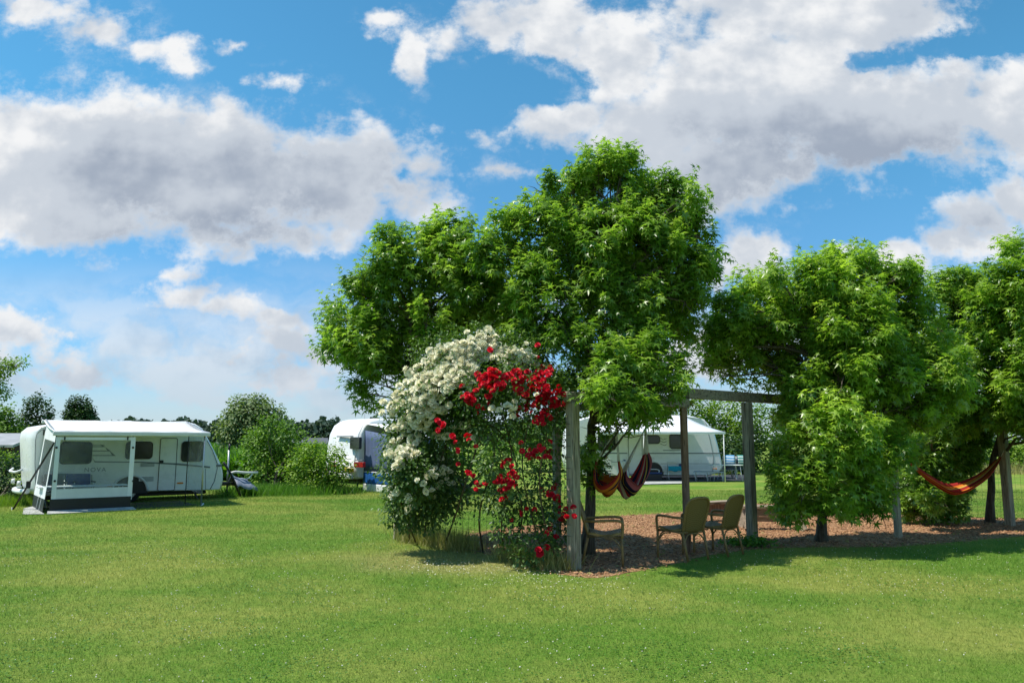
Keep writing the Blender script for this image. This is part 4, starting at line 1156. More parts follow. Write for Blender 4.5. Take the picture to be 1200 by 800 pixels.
# service grilles, marker lamps, hatch seams
for (a, b_, c, d) in ((690, 292, 776, 320), (684, 374, 772, 402)):
    side_panel('grille', rr8(a, b_, c, d, .02), M['awning_grey'], car, 0, .012)
    x0, zt_ = S8(a, b_); x1, zb_ = S8(c, d)
    mb = MB()
    for k in range(5): mb.tube([(x0 + .03, -.013, zb_ + (zt_ - zb_) * (k + .7) / 5.6), (x1 - .03, -.013, zb_ + (zt_ - zb_) * (k + .7) / 5.6)], .006, 4)
    mb.build('grille_slats', M['grey_strip'], car)
for (a, b_) in ((120, 440), (527, 426), (917, 411)):
    x, z = S8(a, b_); side_panel('marker_lamp', rrect(x - .085, z - .022, x + .085, z + .022, .015), M['orange'], car, 0, .022)
seam('hatch_seam', [S8(*p) for p in ((112, 478), (104, 420), (100, 300), (103, 170), (112, 135), (135, 115), (158, 110))], M['grey_strip'], car, .007)
seam('front_seam', [S8(*p) for p in ((1070, 175), (1098, 225), (1125, 300), (1126, 330), (1110, 400), (1085, 448))], M['grey_strip'], car, .010)
seam('front_seam', [S8(*p) for p in ((1085, 448), (1060, 446), (1060, 330))], M['grey_strip'], car, .006)
side_panel('corner_trim', rr8(1120, 306, 1152, 320, .02), M['grey_strip'], car, 0, .015)
p0 = S8(150, 128); MB().box((p0[0], -.02, p0[1]), (.03, .03, .14), None, .005).build('awning_bracket', M['black_plastic'], car)
# arch hollow's shade as a flat dark panel, arch trim, wheel, chassis
wx, wz = S8(632, 470); wheel(car, wx, .30, .30, .03)
arch = [(wx + .46 * math.cos(a), .33 + .44 * math.sin(a)) for a in np.linspace(math.pi, 0, 17)]
side_panel('arch_shade_panel', arch + [(wx + .46, .26), (wx - .46, .26)], M['black_plastic'], car, 0, .003, 0)
MB().tube([(x, -.012, z) for x, z in arch], .035, 6).build('arch_trim', M['awning_grey'], car)
MB().box((wx, 1.0, .20), (4.4, 1.3, .10), None, .02).build('chassis', M['black_plastic'], car)
for xx in (.45, 4.3): MB().beam((xx, .25, .22), (xx + .12, .2, .0), .05, .05).build('steady_leg', M['dark_steel'], car)
# rear: grab handle, bumper, lamp
hz = .92
MB().tube(curve3([(-.10, .18, hz + .06), (-.22, .35, hz), (-.27, .8, hz), (-.27, 1.4, hz), (-.16, 1.95, hz + .05)], 5), .030, 7).build('grab_handle', M['awning_grey'], car)
MB().tube(curve3([(.04, .1, .42), (-.09, .5, .40), (-.14, 1.1, .40), (-.09, 1.7, .40), (.04, 2.05, .42)], 5), .07, 8).build('bumper', M['white_grp'], car)
for yy in (.3, 1.85): MB().tube([(-.10, yy, .62), (-.18, yy, .62)], [.08, .065], 14).build('tail_lamp', M['white_plastic'], car)
MB().tube([(.3, .35, S8(300, 79)[1] + .03), (4.2, .35, S8(300, 79)[1] + .03)], .02, 6).build('roof_rail', M['awning_grey'], car)
MB().box((2.3, 1.1, S8(600, 70)[1] + .03), (.6, .6, .08), None, .03, 2).build('roof_vent', M['white_plastic'], car)
# drawbar, jockey wheel, folded bicycle rack and covered coupling
L1 = S8(1159, 400)[0]
MB().beam((L1 - .3, .45, .40), (L1 + 1.15, 1.05, .40), .06, .09).beam((L1 - .3, 1.65, .40), (L1 + 1.15, 1.05, .40), .06, .09).build('drawbar', M['dark_steel'], car)
jp = FR.Y(267, 553, .75)
MB().tube([(jp.x, .75, .1), (jp.x, .75, FR.Y(268, 527, .75).z)], .028, 8).build('jockey_post', M['steel'], car)
MB().tube([(jp.x, .75, FR.Y(268, 527, .75).z), (jp.x + .02, .75, FR.Y(270, 520, .75).z)], .034, 8).build('jockey_handle', M['black_plastic'], car)
MB().tube([(jp.x, .70, .09), (jp.x, .80, .09)], .09, 14).build('jockey_wheel', M['rubber'], car)
ra, rb_ = FR.Y(270, 554, .5), FR.Y(302, 553.5, .5)
MB().tube([ra, FR.Y(276, 552.5, .5), FR.Y(288, 553.5, .5), rb_], .036, 8).tube([FR.Y(296, 555, .5), FR.Y(292, 560, .5), FR.Y(288, 561, .5)], .02, 6).tube([ra, FR.Y(276, 562, .5), FR.Y(284, 569, .5)], .03, 6).build('rack_bar', M['frame_white'], car)
MB().tube([FR.Y(262, 541, .3), FR.Y(271, 556, .3), FR.Y(282, 581, .2)], .035, 7).build('prop', M['black_plastic'], car)
# crumpled cover over the coupling
ca, cb = FR.Y(273, 557, .6), FR.Y(297, 571, .6)
g = []
for i in range(9):
    row = []
    for j in range(9):
        u, v = i / 8, j / 8
        x = ca.x + (cb.x - ca.x) * u; top = ca.z + (cb.z + .12 - ca.z) * u ** 1.3; y = .2 + 1.0 * v
        z = top - .34 * (2 * v - 1) ** 2 * (1 - .4 * u) + .035 * math.sin(9 * u + 5 * v) + random.uniform(-.025, .025)
        row.append((x + random.uniform(-.02, .02), y, z))
    g.append(row)
MB().sheet(g, .012).build('coupling_cover', M['cover'], car)

# ---- its awning ------------------------------------------------------------
AX0, AX1, AY = F8(204, 330).x, F8(1062, 330).x, -2.2
ZR, ZF = FR.Y(*z8(500, 62), -.08).z, F8(600, 133).z
aw = empty('caravan_awning', FR.wor((AX0, AY, 0)), TH1, 'white roll out awning with clear front panel on the left caravan', 'awning')
off = Vector((AX0, AY, 0))
def al(p): return Vector(p) - off
rows = []
for i in range(9):
    t = i / 8; rows.append([al((AX0 - .05 + (AX1 - AX0 + .1) * k / 12, -.06 + (AY + .06) * t, ZR + (ZF + .05 - ZR) * t - .05 * math.sin(math.pi * t) + .006 * math.sin(k * 2.1))) for k in range(13)])
MB().sheet(rows, .004).build('roof', M['awning_white'], aw)
MB().box(al(((AX0 + AX1) / 2, -.09, ZR - .05)), (AX1 - AX0 + .2, .12, .10), None, .03, 2).build('roller_case', M['frame_white'], aw)
MB().box(al(((AX0 + AX1) / 2, AY, ZF - .01)), (AX1 - AX0 + .14, .07, .11), None, .02, 2).build('front_rail', M['frame_white'], aw)
for xx in (AX0, AX1): MB().beam(al((xx, -.08, ZR)), al((xx, AY, ZF + .0)), .035, .05).build('rafter', M['steel'], aw)
def fq(name, a, b_, c, d, mat, y=AY, t=.006):
    p, q = F8(a, b_, y), F8(c, d, y); p.x, q.x = F8(a, 330, y).x, F8(c, 330, y).x; return MB().prism([al((p.x, y, p.z)), al((q.x, y, p.z)), al((q.x, y, q.z)), al((p.x, y, q.z))], (0, t, 0)).build(name, mat, aw)
zb = max(.02, F8(420, 556).z)
fp = fq('front_panel', 231, 446, 630, 503, M['awning_grey'])
fq('front_panel', 205, 153, 231, 503, M['awning_white']); fq('front_panel', 630, 153, 656, 503, M['awning_white']); fq('front_panel', 231, 153, 630, 170, M['awning_white'])
fq('front_window', 231, 170, 630, 446, clear_mat('clear_pvc', (.93, .96, .95), .05), AY + .001, .004)
fq('skirt', 200, 503, 652, 556, M['black_plastic'], AY - .01)
a_, b2 = F8(172, 556), F8(650, 552)
MB().prism([al((a_.x, AY - .02, .06)), al((b2.x, AY - .02, .06)), al((b2.x + .02, AY - .34, .012)), al((a_.x - .05, AY - .34, .012))], (0, 0, .006)).build('ground_flap', M['groundsheet'], aw)
# left side of the awning
zs = lambda zx, zy, y: FR.X(*z8(zx, zy), AX0).z
def sq(name, pts, mat, t=.006): return MB().prism([al((AX0 - .16 * (1 - z / ZF), y, z)) for (y, z, dx_) in pts], (t, 0, 0)).build(name, mat, aw)
sq('side_panel', [(-.1, ZR - .02, 0), (AY, ZF, 0), (AY, ZF - .22, 0), (-.1, ZF - .12, 0)], M['awning_white'])
sq('side_panel', [(-.1, ZF - .12, 0), (-.1, .62, .06), (-.28, .62, .06), (-.28, ZF - .13, 0)], M['awning_white'])
sq('side_panel', [(AY, ZF - .22, 0), (AY, .62, .06), (AY + .16, .62, .06), (AY + .16, ZF - .2, 0)], M['awning_white'])
sq('side_panel', [(-.1, .62, .06), (AY, .62, .06), (AY, .34, .1), (-.1, .34, .1)], M['awning_white'])
sq('side_window', [(-.28, ZF - .13, 0), (-.28, .62, .06), (AY + .16, .62, .06), (AY + .16, ZF - .2, 0)], M['white_plastic'] if False else clear_mat('clear_side_pvc', (.78, .82, .82), .10), .004)
sq('skirt', [(-.1, .34, .1), (AY, .34, .1), (AY, .05, .14), (-.1, .05, .14)], M['black_plastic'])
MB().prism([al((AX0 - .14, AY - .3, .012)), al((AX0 - .55, AY + .0, .012)), al((AX0 - .35, -.3, .012)), al((AX0 - .12, -.3, .05))], (0, 0, .006)).build('ground_flap', M['groundsheet'], aw)
# poles, open door wing, groundsheet
for zx in (222, 654): p = F8(zx, 150, AY + .05); MB().tube([al((p.x, AY + .06, 0)), al((p.x, AY + .06, ZF))], .02, 7).build('pole', M['steel'], aw)
p = F8(1058, 150); MB().tube([al((p.x, AY + .03, 0)), al((p.x, AY + .03, ZF))], .022, 7).build('pole', M['steel'], aw)
MB().tube([al((p.x, AY + .03, .02)), al((p.x + .02, AY + .03, .0))], .08, 10).build('pole_foot', M['white_plastic'], aw)
h1 = FR.Y(*z8(958, 300), -1.45)
MB().tube([al((h1.x, -1.45, 0)), al((h1.x, -1.45, ZF + .05))], .013, 6).build('pole', M['dark_steel'], aw)
wing_t, wing_b = ZF - .08, .34
MB().prism([al((h1.x + .02, -1.45, wing_t)), al((p.x - .02, AY + .03, wing_t)), al((p.x - .02, AY + .03, wing_b - .12)), al((h1.x + .3, -1.85, wing_b - .06)), al((h1.x + .02, -1.45, wing_b + .08))], (.004, .004, 0)).build('door_wing', clear_mat('clear_wing_pvc', (.88, .91, .91), .16), aw)
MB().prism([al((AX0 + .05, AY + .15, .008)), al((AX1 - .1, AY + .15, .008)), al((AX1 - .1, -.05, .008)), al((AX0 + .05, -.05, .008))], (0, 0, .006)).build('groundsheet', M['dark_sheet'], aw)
for zx in (268, 622): q = F8(zx, 150); MB().box(al((q.x, AY - .03, F8(zx, 160).z)), (.03, .02, .09), None, .004).build('clip', M['black_plastic'], aw)
for zx, zy in ((222, 212), (652, 212), (212, 400), (652, 400)): q = F8(zx, zy); MB().tube([al((q.x, AY - .012, q.z)), al((q.x, AY + .002, q.z))], .028, 8).build('fastener', M['black_plastic'], aw)
g0, g1 = F8(212, 182), FR.loc(gp(15, 597)); gm = g0 + (g1 - g0) * .62
st = MB(); sd_ = Vector((.05, 0, 0)); MB().beam(al(g0), al(g1), .055, .012).build('guy_strap', M['black_plastic'], aw)
MB().box(al(gm), (.10, .08, .18), None, .02, 2).build('strap_buckle', M['black_plastic'], aw)
MB().tube([al(g1 + Vector((0, 0, .02))), al(g1 + Vector((-.05, -.1, -.02)))], .012, 5).tube([al(g1 + Vector((-.02, 0, .06))), al(g1 + Vector((-.02, 0, -.05)))], .014, 5).build('peg', M['steel'], aw)


# ---- furniture inside the awning
def camp_chair(P, rz, label, mat, w=.58, group=None):
    r = empty('camping_chair', P, rz, label, 'chair', group); h = .42
    MB().box((0, 0, h), (w, .46, .05), None, .02, 2).build('seat', mat, r)
    MB().box((0, .24, h + .26), (w, .05, .36), Matrix.Rotation(-.22, 3, 'X'), .024, 2).build('backrest', mat, r)
    for s in (-1, 1):
        x = s * (w / 2 + .03)
        MB().tube([(x, -.22, 0), (x, .12, h), (x, .30, h + .40)], .014, 6).build('leg', M['steel'], r)
        MB().tube([(x, .30, 0), (x, -.20, h + .22)], .014, 6).build('leg', M['steel'], r)
        MB().box((x, -.02, h + .23), (.055, .46, .035), None, .014, 2).build('armrest', M['black_plastic'], r)
    return r


def camp_table(P, rz, label, w, d, h, mat, cat='table'):
    r = empty('camping_table', P, rz, label, cat)
    MB().box((0, 0, h), (w, d, .03), None, .008).build('table_top', mat, r)
    for sx in (-1, 1):
        for sy in (-1, 1): MB().tube([(sx * (w / 2 - .12), sy * (d / 2 - .05), h - .015), (sx * (w / 2 - .04), sy * (d / 2 - .02), 0)], .013, 6).build('leg', M['frame_white'], r)
    return r


c0 = FR.Y(*z8(350, 430), -.75); camp_chair(FR.wor((c0.x, -.75, .014)), TH1, 'padded navy camping chair at the table inside the left awning', M['navy'])
c0 = FR.Y(*z8(258, 430), -.45); camp_chair(FR.wor((c0.x - .1, -.45, .014)), TH1 + .15, 'grey camping chair in the rear corner of the left awning', M['grey_strip'])
t0 = FR.Y(*z8(370, 430), -1.35); camp_table(FR.wor((t0.x, -1.35, .014)), TH1, 'light grey camping table behind the clear awning panel', 2.0, .6, max(.5, t0.z), M['awning_grey'])

# ---- middle caravan with the blue tent ------------------------------------------
TH2 = math.radians(43)
F2 = Frame((-0.2075 * 26.3, 26.3), TH2)
c2 = empty('caravan', F2.o, TH2, 'white caravan with red tail lamp and yellow plate beside a blue awning tent', 'caravan')
Z2 = 2.56
pr = [(.10, .42), (-.02, .50), (-.06, .95), (.0, 1.0), (.02, 1.55), (.10, 2.0), (.26, 2.32), (.50, 2.48), (.85, Z2), (3.3, Z2), (3.8, 2.4), (4.3, 1.6), (4.45, .9), (4.3, .42)]
o = bpy.data.objects.new('body', body_mesh(pr, 2.2, .12, .15, .10)); COL.objects.link(o); o.parent = c2; o.data.materials.append(M['white_grp'])
def R2(px, py, x=-.10): p = F2.X(px, py, x); return p.y, p.z
def rear_panel(name, px0, py0, px1, py1, mat, x=-.10, t=.03, r=.03, slope=0):
    (ya, za), (yb, zb_) = R2(px0, py0, x), R2(px1, py1, x)
    return MB().prism([(x - t + slope * 0, y, z) for y, z in rrect(min(ya, yb), min(za, zb_), max(ya, yb), max(za, zb_), r)], (t + .08, 0, 0), .006, 1).build(name, mat, c2)
w2 = rear_panel('rear_window', 411, 512, 421.5, 526, M['glass_dark'], -.09, .03, .05)
rear_panel('trim_line', 395, 510.6, 412, 511.8, M['grey_strip'], -.09, .02, .004)
rear_panel('tail_lamp', 415.5, 541, 426, 547.5, M['red_lens'], -.15, .03, .03)
rear_panel('tail_lamp', 386, 541, 394, 547.5, M['red_lens'], -.15, .03, .03)
rear_panel('number_plate', 404, 548, 412.5, 553, M['yellow_plate'], -.19, .012, .01)
rear_panel('lettering_strip', 416, 538.2, 425, 539.8, M['grey_strip'], -.12, .02, .004)
MB().box((-.12, 1.1, .52), (.14, 2.1, .20), None, .06, 3).build('bumper', M['white_grp'], c2)
MB().box((2.2, 1.1, .28), (3.6, 1.5, .14), None, .02).build('chassis', M['black_plastic'], c2)
wheel(c2, 2.3, .31, .31, .04)
for yy in (.35, 1.8): MB().beam((.3, yy, .3), (.25, yy, 0), .05, .05).build('steady_leg', M['dark_steel'], c2)
MB().tube([(.9, 1.0, Z2), (.9, 1.0, Z2 + .28), (.86, 1.0, Z2 + .3)], .012, 5).tube([(.7, 1.0, Z2 + .3), (1.1, 1.0, Z2 + .3)], .010, 5).build('aerial', M['steel'], c2)
tn = empty('awning_tent', F2.wor((.3, 0, 0)), TH2, 'slate and blue awning tent on the side of the middle caravan', 'awning')
TD, TL = 2.4, 1.3
def tent_wall(name, a, b_, za0, za1, zb0, zb1, mat, waves=9, amp=.02):
    """hanging cloth between two ground points: (z0,z1) at each end"""
    a, b_ = Vector((*a, 0)), Vector((*b_, 0)); d = (b_ - a).normalized(); nn = Vector((-d.y, d.x, 0)); rows = []
    for i in range(6):
        t = i / 5; rows.append([a + (b_ - a) * (k / 36) + nn * amp * math.sin(k * waves / 36 * 6.28 + t) * (1 - .5 * t) + Vector((0, 0, (za0 + (za1 - za0) * t) * (1 - k / 36) + (zb0 + (zb1 - zb0) * t) * k / 36)) for k in range(37)])
    return MB().sheet(rows, .006).build(name, mat, tn)
for (a, b_, zt_a, zt_b) in (((0, 0), (-.05, -TD), 2.12, 1.85), ((-.05, -TD), (TL, -TD), 1.85, 1.85), ((TL, 0), (TL, -TD), 2.12, 1.85)):
    tent_wall('tent_wall', a, b_, .68, zt_a, .68, zt_b, M['slate_cloth'])
    tent_wall('tent_band', (a[0] - .012, a[1] - .006), (b_[0] - .012, b_[1] - .006), .26, .67, .26, .67, M['blue_cloth'], 9, .015)
    tent_wall('tent_piping', (a[0] - .02, a[1] - .01), (b_[0] - .02, b_[1] - .01), .655, .69, .655, .69, M['awning_white'], 9, .018)
    tent_wall('tent_skirt', (a[0] - .05, a[1] - .03), (b_[0] - .05, b_[1] - .03), .01, .27, .01, .27, M['awning_grey'], 14, .03)
MB().sheet([[(x, 0, 2.35), (x, -1.0, 2.24), (x, -TD, 1.86)] for x in (-.06, 1.5, 3, TL)], .006).build('tent_roof', M['awning_white'], tn)

# ---- right hand caravan with the white canopy -------------------------------------
TH3 = math.radians(3)
F3 = Frame((dp(668, 540, 34.3).x, 34.3), TH3)
def S3(px, py): p = F3.Y(px, py, 0.0); return (p.x, p.z)
c3 = empty('caravan', F3.o, TH3, 'white caravan with a rounded front under a white canopy beyond the hammocks', 'caravan')
prof = [S3(*p) for p in [(680, 557), (668, 552), (665, 535), (667, 505), (674, 493), (690, 488), (805, 486), (826, 491), (837, 504), (842, 522), (846, 540), (847, 547), (843, 554), (832, 557)]]
o = bpy.data.objects.new('body', body_mesh(prof, 2.2, .10, .14, .08)); COL.objects.link(o); o.parent = c3; o.data.materials.append(M['white_grp'])
r3 = lambda a, b_, c, d, r=.06: rrect(S3(a, d)[0], S3(a, d)[1], S3(c, b_)[0], S3(c, b_)[1], r)
for q in ((698, 511, 721, 527), (757, 510, 773, 519.5), (785, 508.5, 803, 525.5)):
    f_ = side_panel('window', r3(*q, .12), M['glass_dark'], c3, 0, .025); MB().tube([(x, -.026, z) for x, z in r3(*q, .12)], .018, 5, closed=True).build('window_frame', M['black_plastic'], f_)
dr = side_panel('door', r3(737, 507, 752, 555, .05), M['white_grp'], c3, 0, .01, .002); MB().tube([(x, -.011, z) for x, z in r3(737, 507, 752, 555, .05)], .014, 5, closed=True).build('door_seal', M['grey_strip'], dr)
side_panel('stripe', r3(755, 530.2, 846, 531.5, .004), M['grey_strip'], c3, 0, .012, 0)
side_panel('stripe', r3(670, 530.2, 735, 531.5, .004), M['grey_strip'], c3, 0, .012, 0)
side_panel('lower_band', r3(755, 544.5, 842, 550, .01), M['awning_grey'], c3, 0, .008, 0)
side_panel('grille', r3(758, 535, 767, 539, .02), M['awning_grey'], c3, 0, .012)
side_panel('lettering_strip', r3(777, 527.0, 797, 527.9, .003), M['grey_strip'], c3, 0, .006, 0)
for k in range(3): seam('swoosh', [S3(774, 513 + 3.4 * k), S3(777 + k, 515 + 3.4 * k), S3(781, 513.5 + 3.4 * k)], M['grey_strip'], c3, .012)
wx = S3(766, 556)[0]; wheel(c3, wx, .33, .33, .03)
arch = [(wx + .46 * math.cos(a), .34 + .48 * math.sin(a)) for a in np.linspace(math.pi, 0, 17)]
side_panel('arch_shade_panel', arch + [(wx + .46, .22), (wx - .46, .22)], M['black_plastic'], c3, 0, .011, 0)  # black sheet on the body side, drawing the shade inside the wheel arch
MB().tube([(x, -.014, z) for x, z in arch], .04, 6).build('arch_trim', M['frame_white'], c3)
MB().box((3.2, 1.1, .2), (5.6, 1.5, .12), None, .02).build('chassis', M['black_plastic'], c3)
L3 = S3(847, 547)[0]
MB().beam((L3 - .3, .5, .40), (L3 + 1.1, 1.1, .42), .06, .09).beam((L3 - .3, 1.7, .40), (L3 + 1.1, 1.1, .42), .06, .09).build('drawbar', M['steel'], c3)
MB().tube([(L3 + .8, 1.1, .05), (L3 + .8, 1.1, .9)], .03, 7).build('jockey_post', M['steel'], c3)
# canopy
cn = empty('canopy', F3.wor((S3(752, 556)[0], -2.4, 0)), TH3, 'white cloth canopy stretched out from the right hand caravan', 'awning')
co_ = Vector((S3(752, 556)[0], -2.4, 0))
fz = F3.Y(820, 506, -2.4).z; xl, xr = F3.Y(690, 506, -2.4).x, F3.Y(850, 506, -2.4).x; bl, brr = S3(690, 487)[0], S3(800, 487)[0]; zt3 = S3(760, 487)[1] + .02
rows = []
for i in range(8):
    t = i / 7; rows.append([Vector((bl + (xl - bl) * t + (brr + (xr - brr) * t - bl - (xl - bl) * t) * k / 10, -2.4 * t - .02, zt3 + (fz - zt3) * t - .08 * math.sin(math.pi * t))) - co_ for k in range(11)])
MB().sheet(rows, .008).build('roof', M['awning_white'], cn)
xx0 = brr + .1
rows = []
for i in range(6):
    t = i / 5; rows.append([Vector((brr + (xr - brr) * t, -2.4 * t - .03, zt3 + (fz - zt3) * t - .08 * math.sin(math.pi * t) - .01)) - co_, Vector((brr + (xr - brr) * t, -.03 - 2.3 * t * t, zt3 - (zt3 - fz) * t - .02)) - co_ + Vector((.02, .02, -.02))])
MB().beam(Vector((xl, -2.4, fz - .04)) - co_, Vector((xr, -2.4, fz - .04)) - co_, .03, .10).build('valance', M['awning_white'], cn)
for px in (755, 849, 700): q = F3.Y(px, 540, -2.38); MB().tube([Vector((q.x, -2.38, 0)) - co_, Vector((q.x, -2.38, fz)) - co_], .024, 7).build('pole', M['frame_white'], cn)
q = F3.Y(762, 540, -2.38)
for z in (.25, .62): MB().tube([Vector((F3.Y(755, 540, -2.38).x - .22, -2.38, z)) - co_, Vector((F3.Y(755, 540, -2.38).x, -2.38, z)) - co_], .014, 6).build('brace', M['frame_white'], cn)
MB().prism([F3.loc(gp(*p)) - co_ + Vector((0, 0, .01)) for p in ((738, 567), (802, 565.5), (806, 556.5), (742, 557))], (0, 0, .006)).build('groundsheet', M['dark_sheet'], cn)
MB().prism([F3.loc(gp(*p)) - co_ + Vector((0, 0, .02)) for p in ((738, 568.5), (803, 567), (802, 564.2), (740, 565))], (0, 0, .02)).build('groundsheet_edge', M['groundsheet'], cn)
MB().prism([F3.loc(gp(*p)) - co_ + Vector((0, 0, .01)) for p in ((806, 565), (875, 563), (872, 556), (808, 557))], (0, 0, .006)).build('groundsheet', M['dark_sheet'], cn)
# things on the right hand pitch
q = gp(766, 563.5); cb_ = empty('cool_box', q, .1, 'black cool box in front of the right hand caravan wheel', 'cool box')
MB().box((0, 0, .16), (.66, .40, .32), None, .03, 2).build('box', M['black_plastic'], cb_); MB().box((0, 0, .35), (.68, .42, .06), None, .02, 2).build('lid', M['navy'], cb_)
MB().tube(curve3([(-.25, 0, .36), (-.22, 0, .50), (.22, 0, .50), (.25, 0, .36)], 5), .018, 6).build('handle', M['awning_grey'], cb_)
q = gp(731, 562); cn2 = empty('water_canister', (q.x, q.y, 0), .2, 'white water canister standing left of the canopy pole', 'canister')
MB().box((0, 0, .62), (.30, .24, .46), None, .05, 3).build('tank', M['white_plastic'], cn2); MB().tube([(.06, 0, .84), (.06, 0, .92)], .05, 10).build('cap', M['grey_strip'], cn2); MB().box((0, 0, .2), (.4, .34, .38), None, .02).build('stand', M['awning_grey'], cn2)
q = gp(792, 562); rk = empty('drying_rack', (q.x, q.y, 0), .05, 'low white rack hung with a turquoise towel by the right hand caravan', 'rack')
w_ = .36
for sx in (-1, 1): MB().tube([(sx * w_, -.2, 0), (sx * w_, -.02, .82), (sx * w_, .2, 0)], .013, 6).build('frame', M['frame_white'], rk)
MB().tube([(-w_, 0, .82), (w_, 0, .82)], .013, 6).tube([(-w_, -.08, .55), (w_, -.08, .55)], .011, 6).build('rail', M['frame_white'], rk)
tw = empty('towel', (q.x, q.y, 0), .05, 'turquoise towel draped over the low white rack', 'towel')
MB().sheet([[(-w_ + 2 * w_ * k / 12, -.11 + .015 * math.sin(k * 1.9 + i), .62 - .045 * i + (.03 * math.sin(k * .9) if i == 5 else 0)) for k in range(13)] for i in range(6)], .02).build('cloth', M['turq'], tw)
MB().box((.22, -.06, .66), (.16, .14, .12), None, .04, 2).build('bundle', M['navy'], tw)


def towel_mat(name, c1, c2):
    m, b = mat_new(name); co = obj_co(b); w = b.n('ShaderNodeTexWave', wave_type='BANDS', bands_direction='Z'); b.put(w.inputs['Vector'], co); w.inputs['Scale'].default_value = 2.6; w.inputs['Distortion'].default_value = 2
    return finish(m, b, principled(b, b.mix(b.sstep(w.outputs['Fac'], .4, .6), c1, c2), .9, .1))


def deck_chair(P, rz, label, tmat, tl):
    r = empty('deck_chair', P, rz, label, 'chair', 'white framed deck chairs by the right hand caravan')
    for s in (-1, 1):
        x = s * .28
        MB().tube([(x, -.30, 0), (x, .10, .48), (x, .34, 1.05)], .015, 6).build('leg', M['frame_white'], r)
        MB().tube([(x, .34, 0), (x, -.22, .62)], .015, 6).build('leg', M['frame_white'], r)
        MB().tube([(x, -.30, .62), (x, .22, .64)], .018, 6).build('armrest', M['white_plastic'], r)
    MB().sheet([[(-.26, -.24, .43), (0, -.24, .42), (.26, -.24, .43)], [(-.26, 0, .42), (0, 0, .40), (.26, 0, .42)], [(-.26, .14, .47), (0, .15, .46), (.26, .14, .47)]], .02).build('seat', M['slate_cloth'], r)
    MB().sheet([[(-.26, .12, .50), (0, .14, .50), (.26, .12, .50)], [(-.26, .33, 1.03), (0, .35, 1.03), (.26, .33, 1.03)]], .02).build('backrest', M['slate_cloth'], r)
    t = empty('towel', P, rz, tl, 'towel', 'towels hung over the deck chairs')
    pr_ = [(-.02, .48), (.10, .75), (.22, 1.04), (.30, 1.10), (.37, 1.06), (.40, .80), (.41, .62)]
    MB().sheet([[(-.24 + .06 * k + .01 * math.sin(3 * k + i), y, z) for k in range(9)] for i, (y, z) in enumerate(pr_)], .012).build('cloth', tmat, t)


tb, tg = towel_mat('blue_striped_towel', (.10, .28, .50), (.48, .58, .66)), towel_mat('green_striped_towel', (.06, .25, .22), (.55, .62, .58))
deck_chair(gp(855, 561), 2.9, 'white framed deck chair with a blue striped towel over its back', tb, 'blue striped towel over the left deck chair')
deck_chair(gp(868, 561), 3.2, 'white framed deck chair with a green and white towel over its back', tg, 'green and white towel over the right deck chair')
camp_table(gp(851, 563.5), .05, 'long white camping table in front of the towel draped deck chairs', 1.35, .6, .70, M['white_plastic'])
q = gp(831, 563.5); sl = empty('sun_lounger', (q.x, q.y, 0), 1.25, 'low grey sun lounger on white tube legs left of the camping table', 'lounger')
MB().box((0, 0, .40), (.6, 1.3, .05), None, .02, 2).build('mattress', M['slate_cloth'], sl)
for sy in (-.55, .1, .6): MB().tube([(-.30, sy - .06, 0), (-.28, sy, .40), (.28, sy, .40), (.30, sy - .06, 0)], .016, 6).build('leg', M['frame_white'], sl)
MB().tube([(-.30, -.65, .40), (-.30, .65, .40)], .016, 6).tube([(.30, -.65, .40), (.30, .65, .40)], .016, 6).build('frame', M['frame_white'], sl)
q = gp(835, 561); gc = camp_chair((q.x, q.y, 0), 2.6, 'grey camping chair behind the low sun lounger', M['awning_grey'])

# ================================================================== HAMMOCKS
def cloth(name, grid, tint, mat, parent, thick=.006):
    g = np.array(grid); m, n = g.shape[:2]
    du = np.gradient(g, axis=0); dv = np.gradient(g, axis=1); nn = unit(np.cross(du, dv)); g2 = g - nn * thick
    V = np.concatenate([g.reshape(-1, 3), g2.reshape(-1, 3)]); id_ = lambda i, j: i * n + j; o_ = m * n; Fq = []
    for i in range(m - 1):
        for j in range(n - 1):
            Fq.append((id_(i, j), id_(i + 1, j), id_(i + 1, j + 1), id_(i, j + 1))); Fq.append((o_ + id_(i, j), o_ + id_(i, j + 1), o_ + id_(i + 1, j + 1), o_ + id_(i + 1, j)))
    for i in range(m - 1):
        for j in (0, n - 1): Fq.append((id_(i, j), id_(i + 1, j), o_ + id_(i + 1, j), o_ + id_(i, j)))
    for j in range(n - 1):
        for i in (0, m - 1): Fq.append((id_(i, j), id_(i, j + 1), o_ + id_(i, j + 1), o_ + id_(i, j)))
    t = np.asarray(tint).ravel(); return new_mesh(name, V, [np.array(Fq)], mat, parent, True, np.concatenate([t, t]))


OR, RD, NV, YL, PK, BG = (.80, .25, .03), (.48, .04, .035), (.028, .025, .06), (.78, .55, .12), (.60, .16, .19), (.74, .64, .46)
sw1 = stripe_mat('orange_hammock_cloth', [(0, RD), (.08, OR), (.20, NV), (.27, OR), (.36, RD), (.44, NV), (.52, OR), (.62, YL), (.66, OR), (.76, NV), (.84, RD), (.90, OR)])
sw2 = stripe_mat('striped_hammock_cloth', [(0, PK), (.10, NV), (.28, YL), (.34, NV), (.46, RD), (.54, BG), (.60, PK), (.68, RD), (.78, NV), (.90, RD)])
sw3 = stripe_mat('hammock_cloth', [(0, RD), (.08, OR), (.22, RD), (.30, OR), (.44, (.66, .15, .025)), (.55, OR), (.66, RD), (.75, YL), (.80, OR), (.92, RD)])


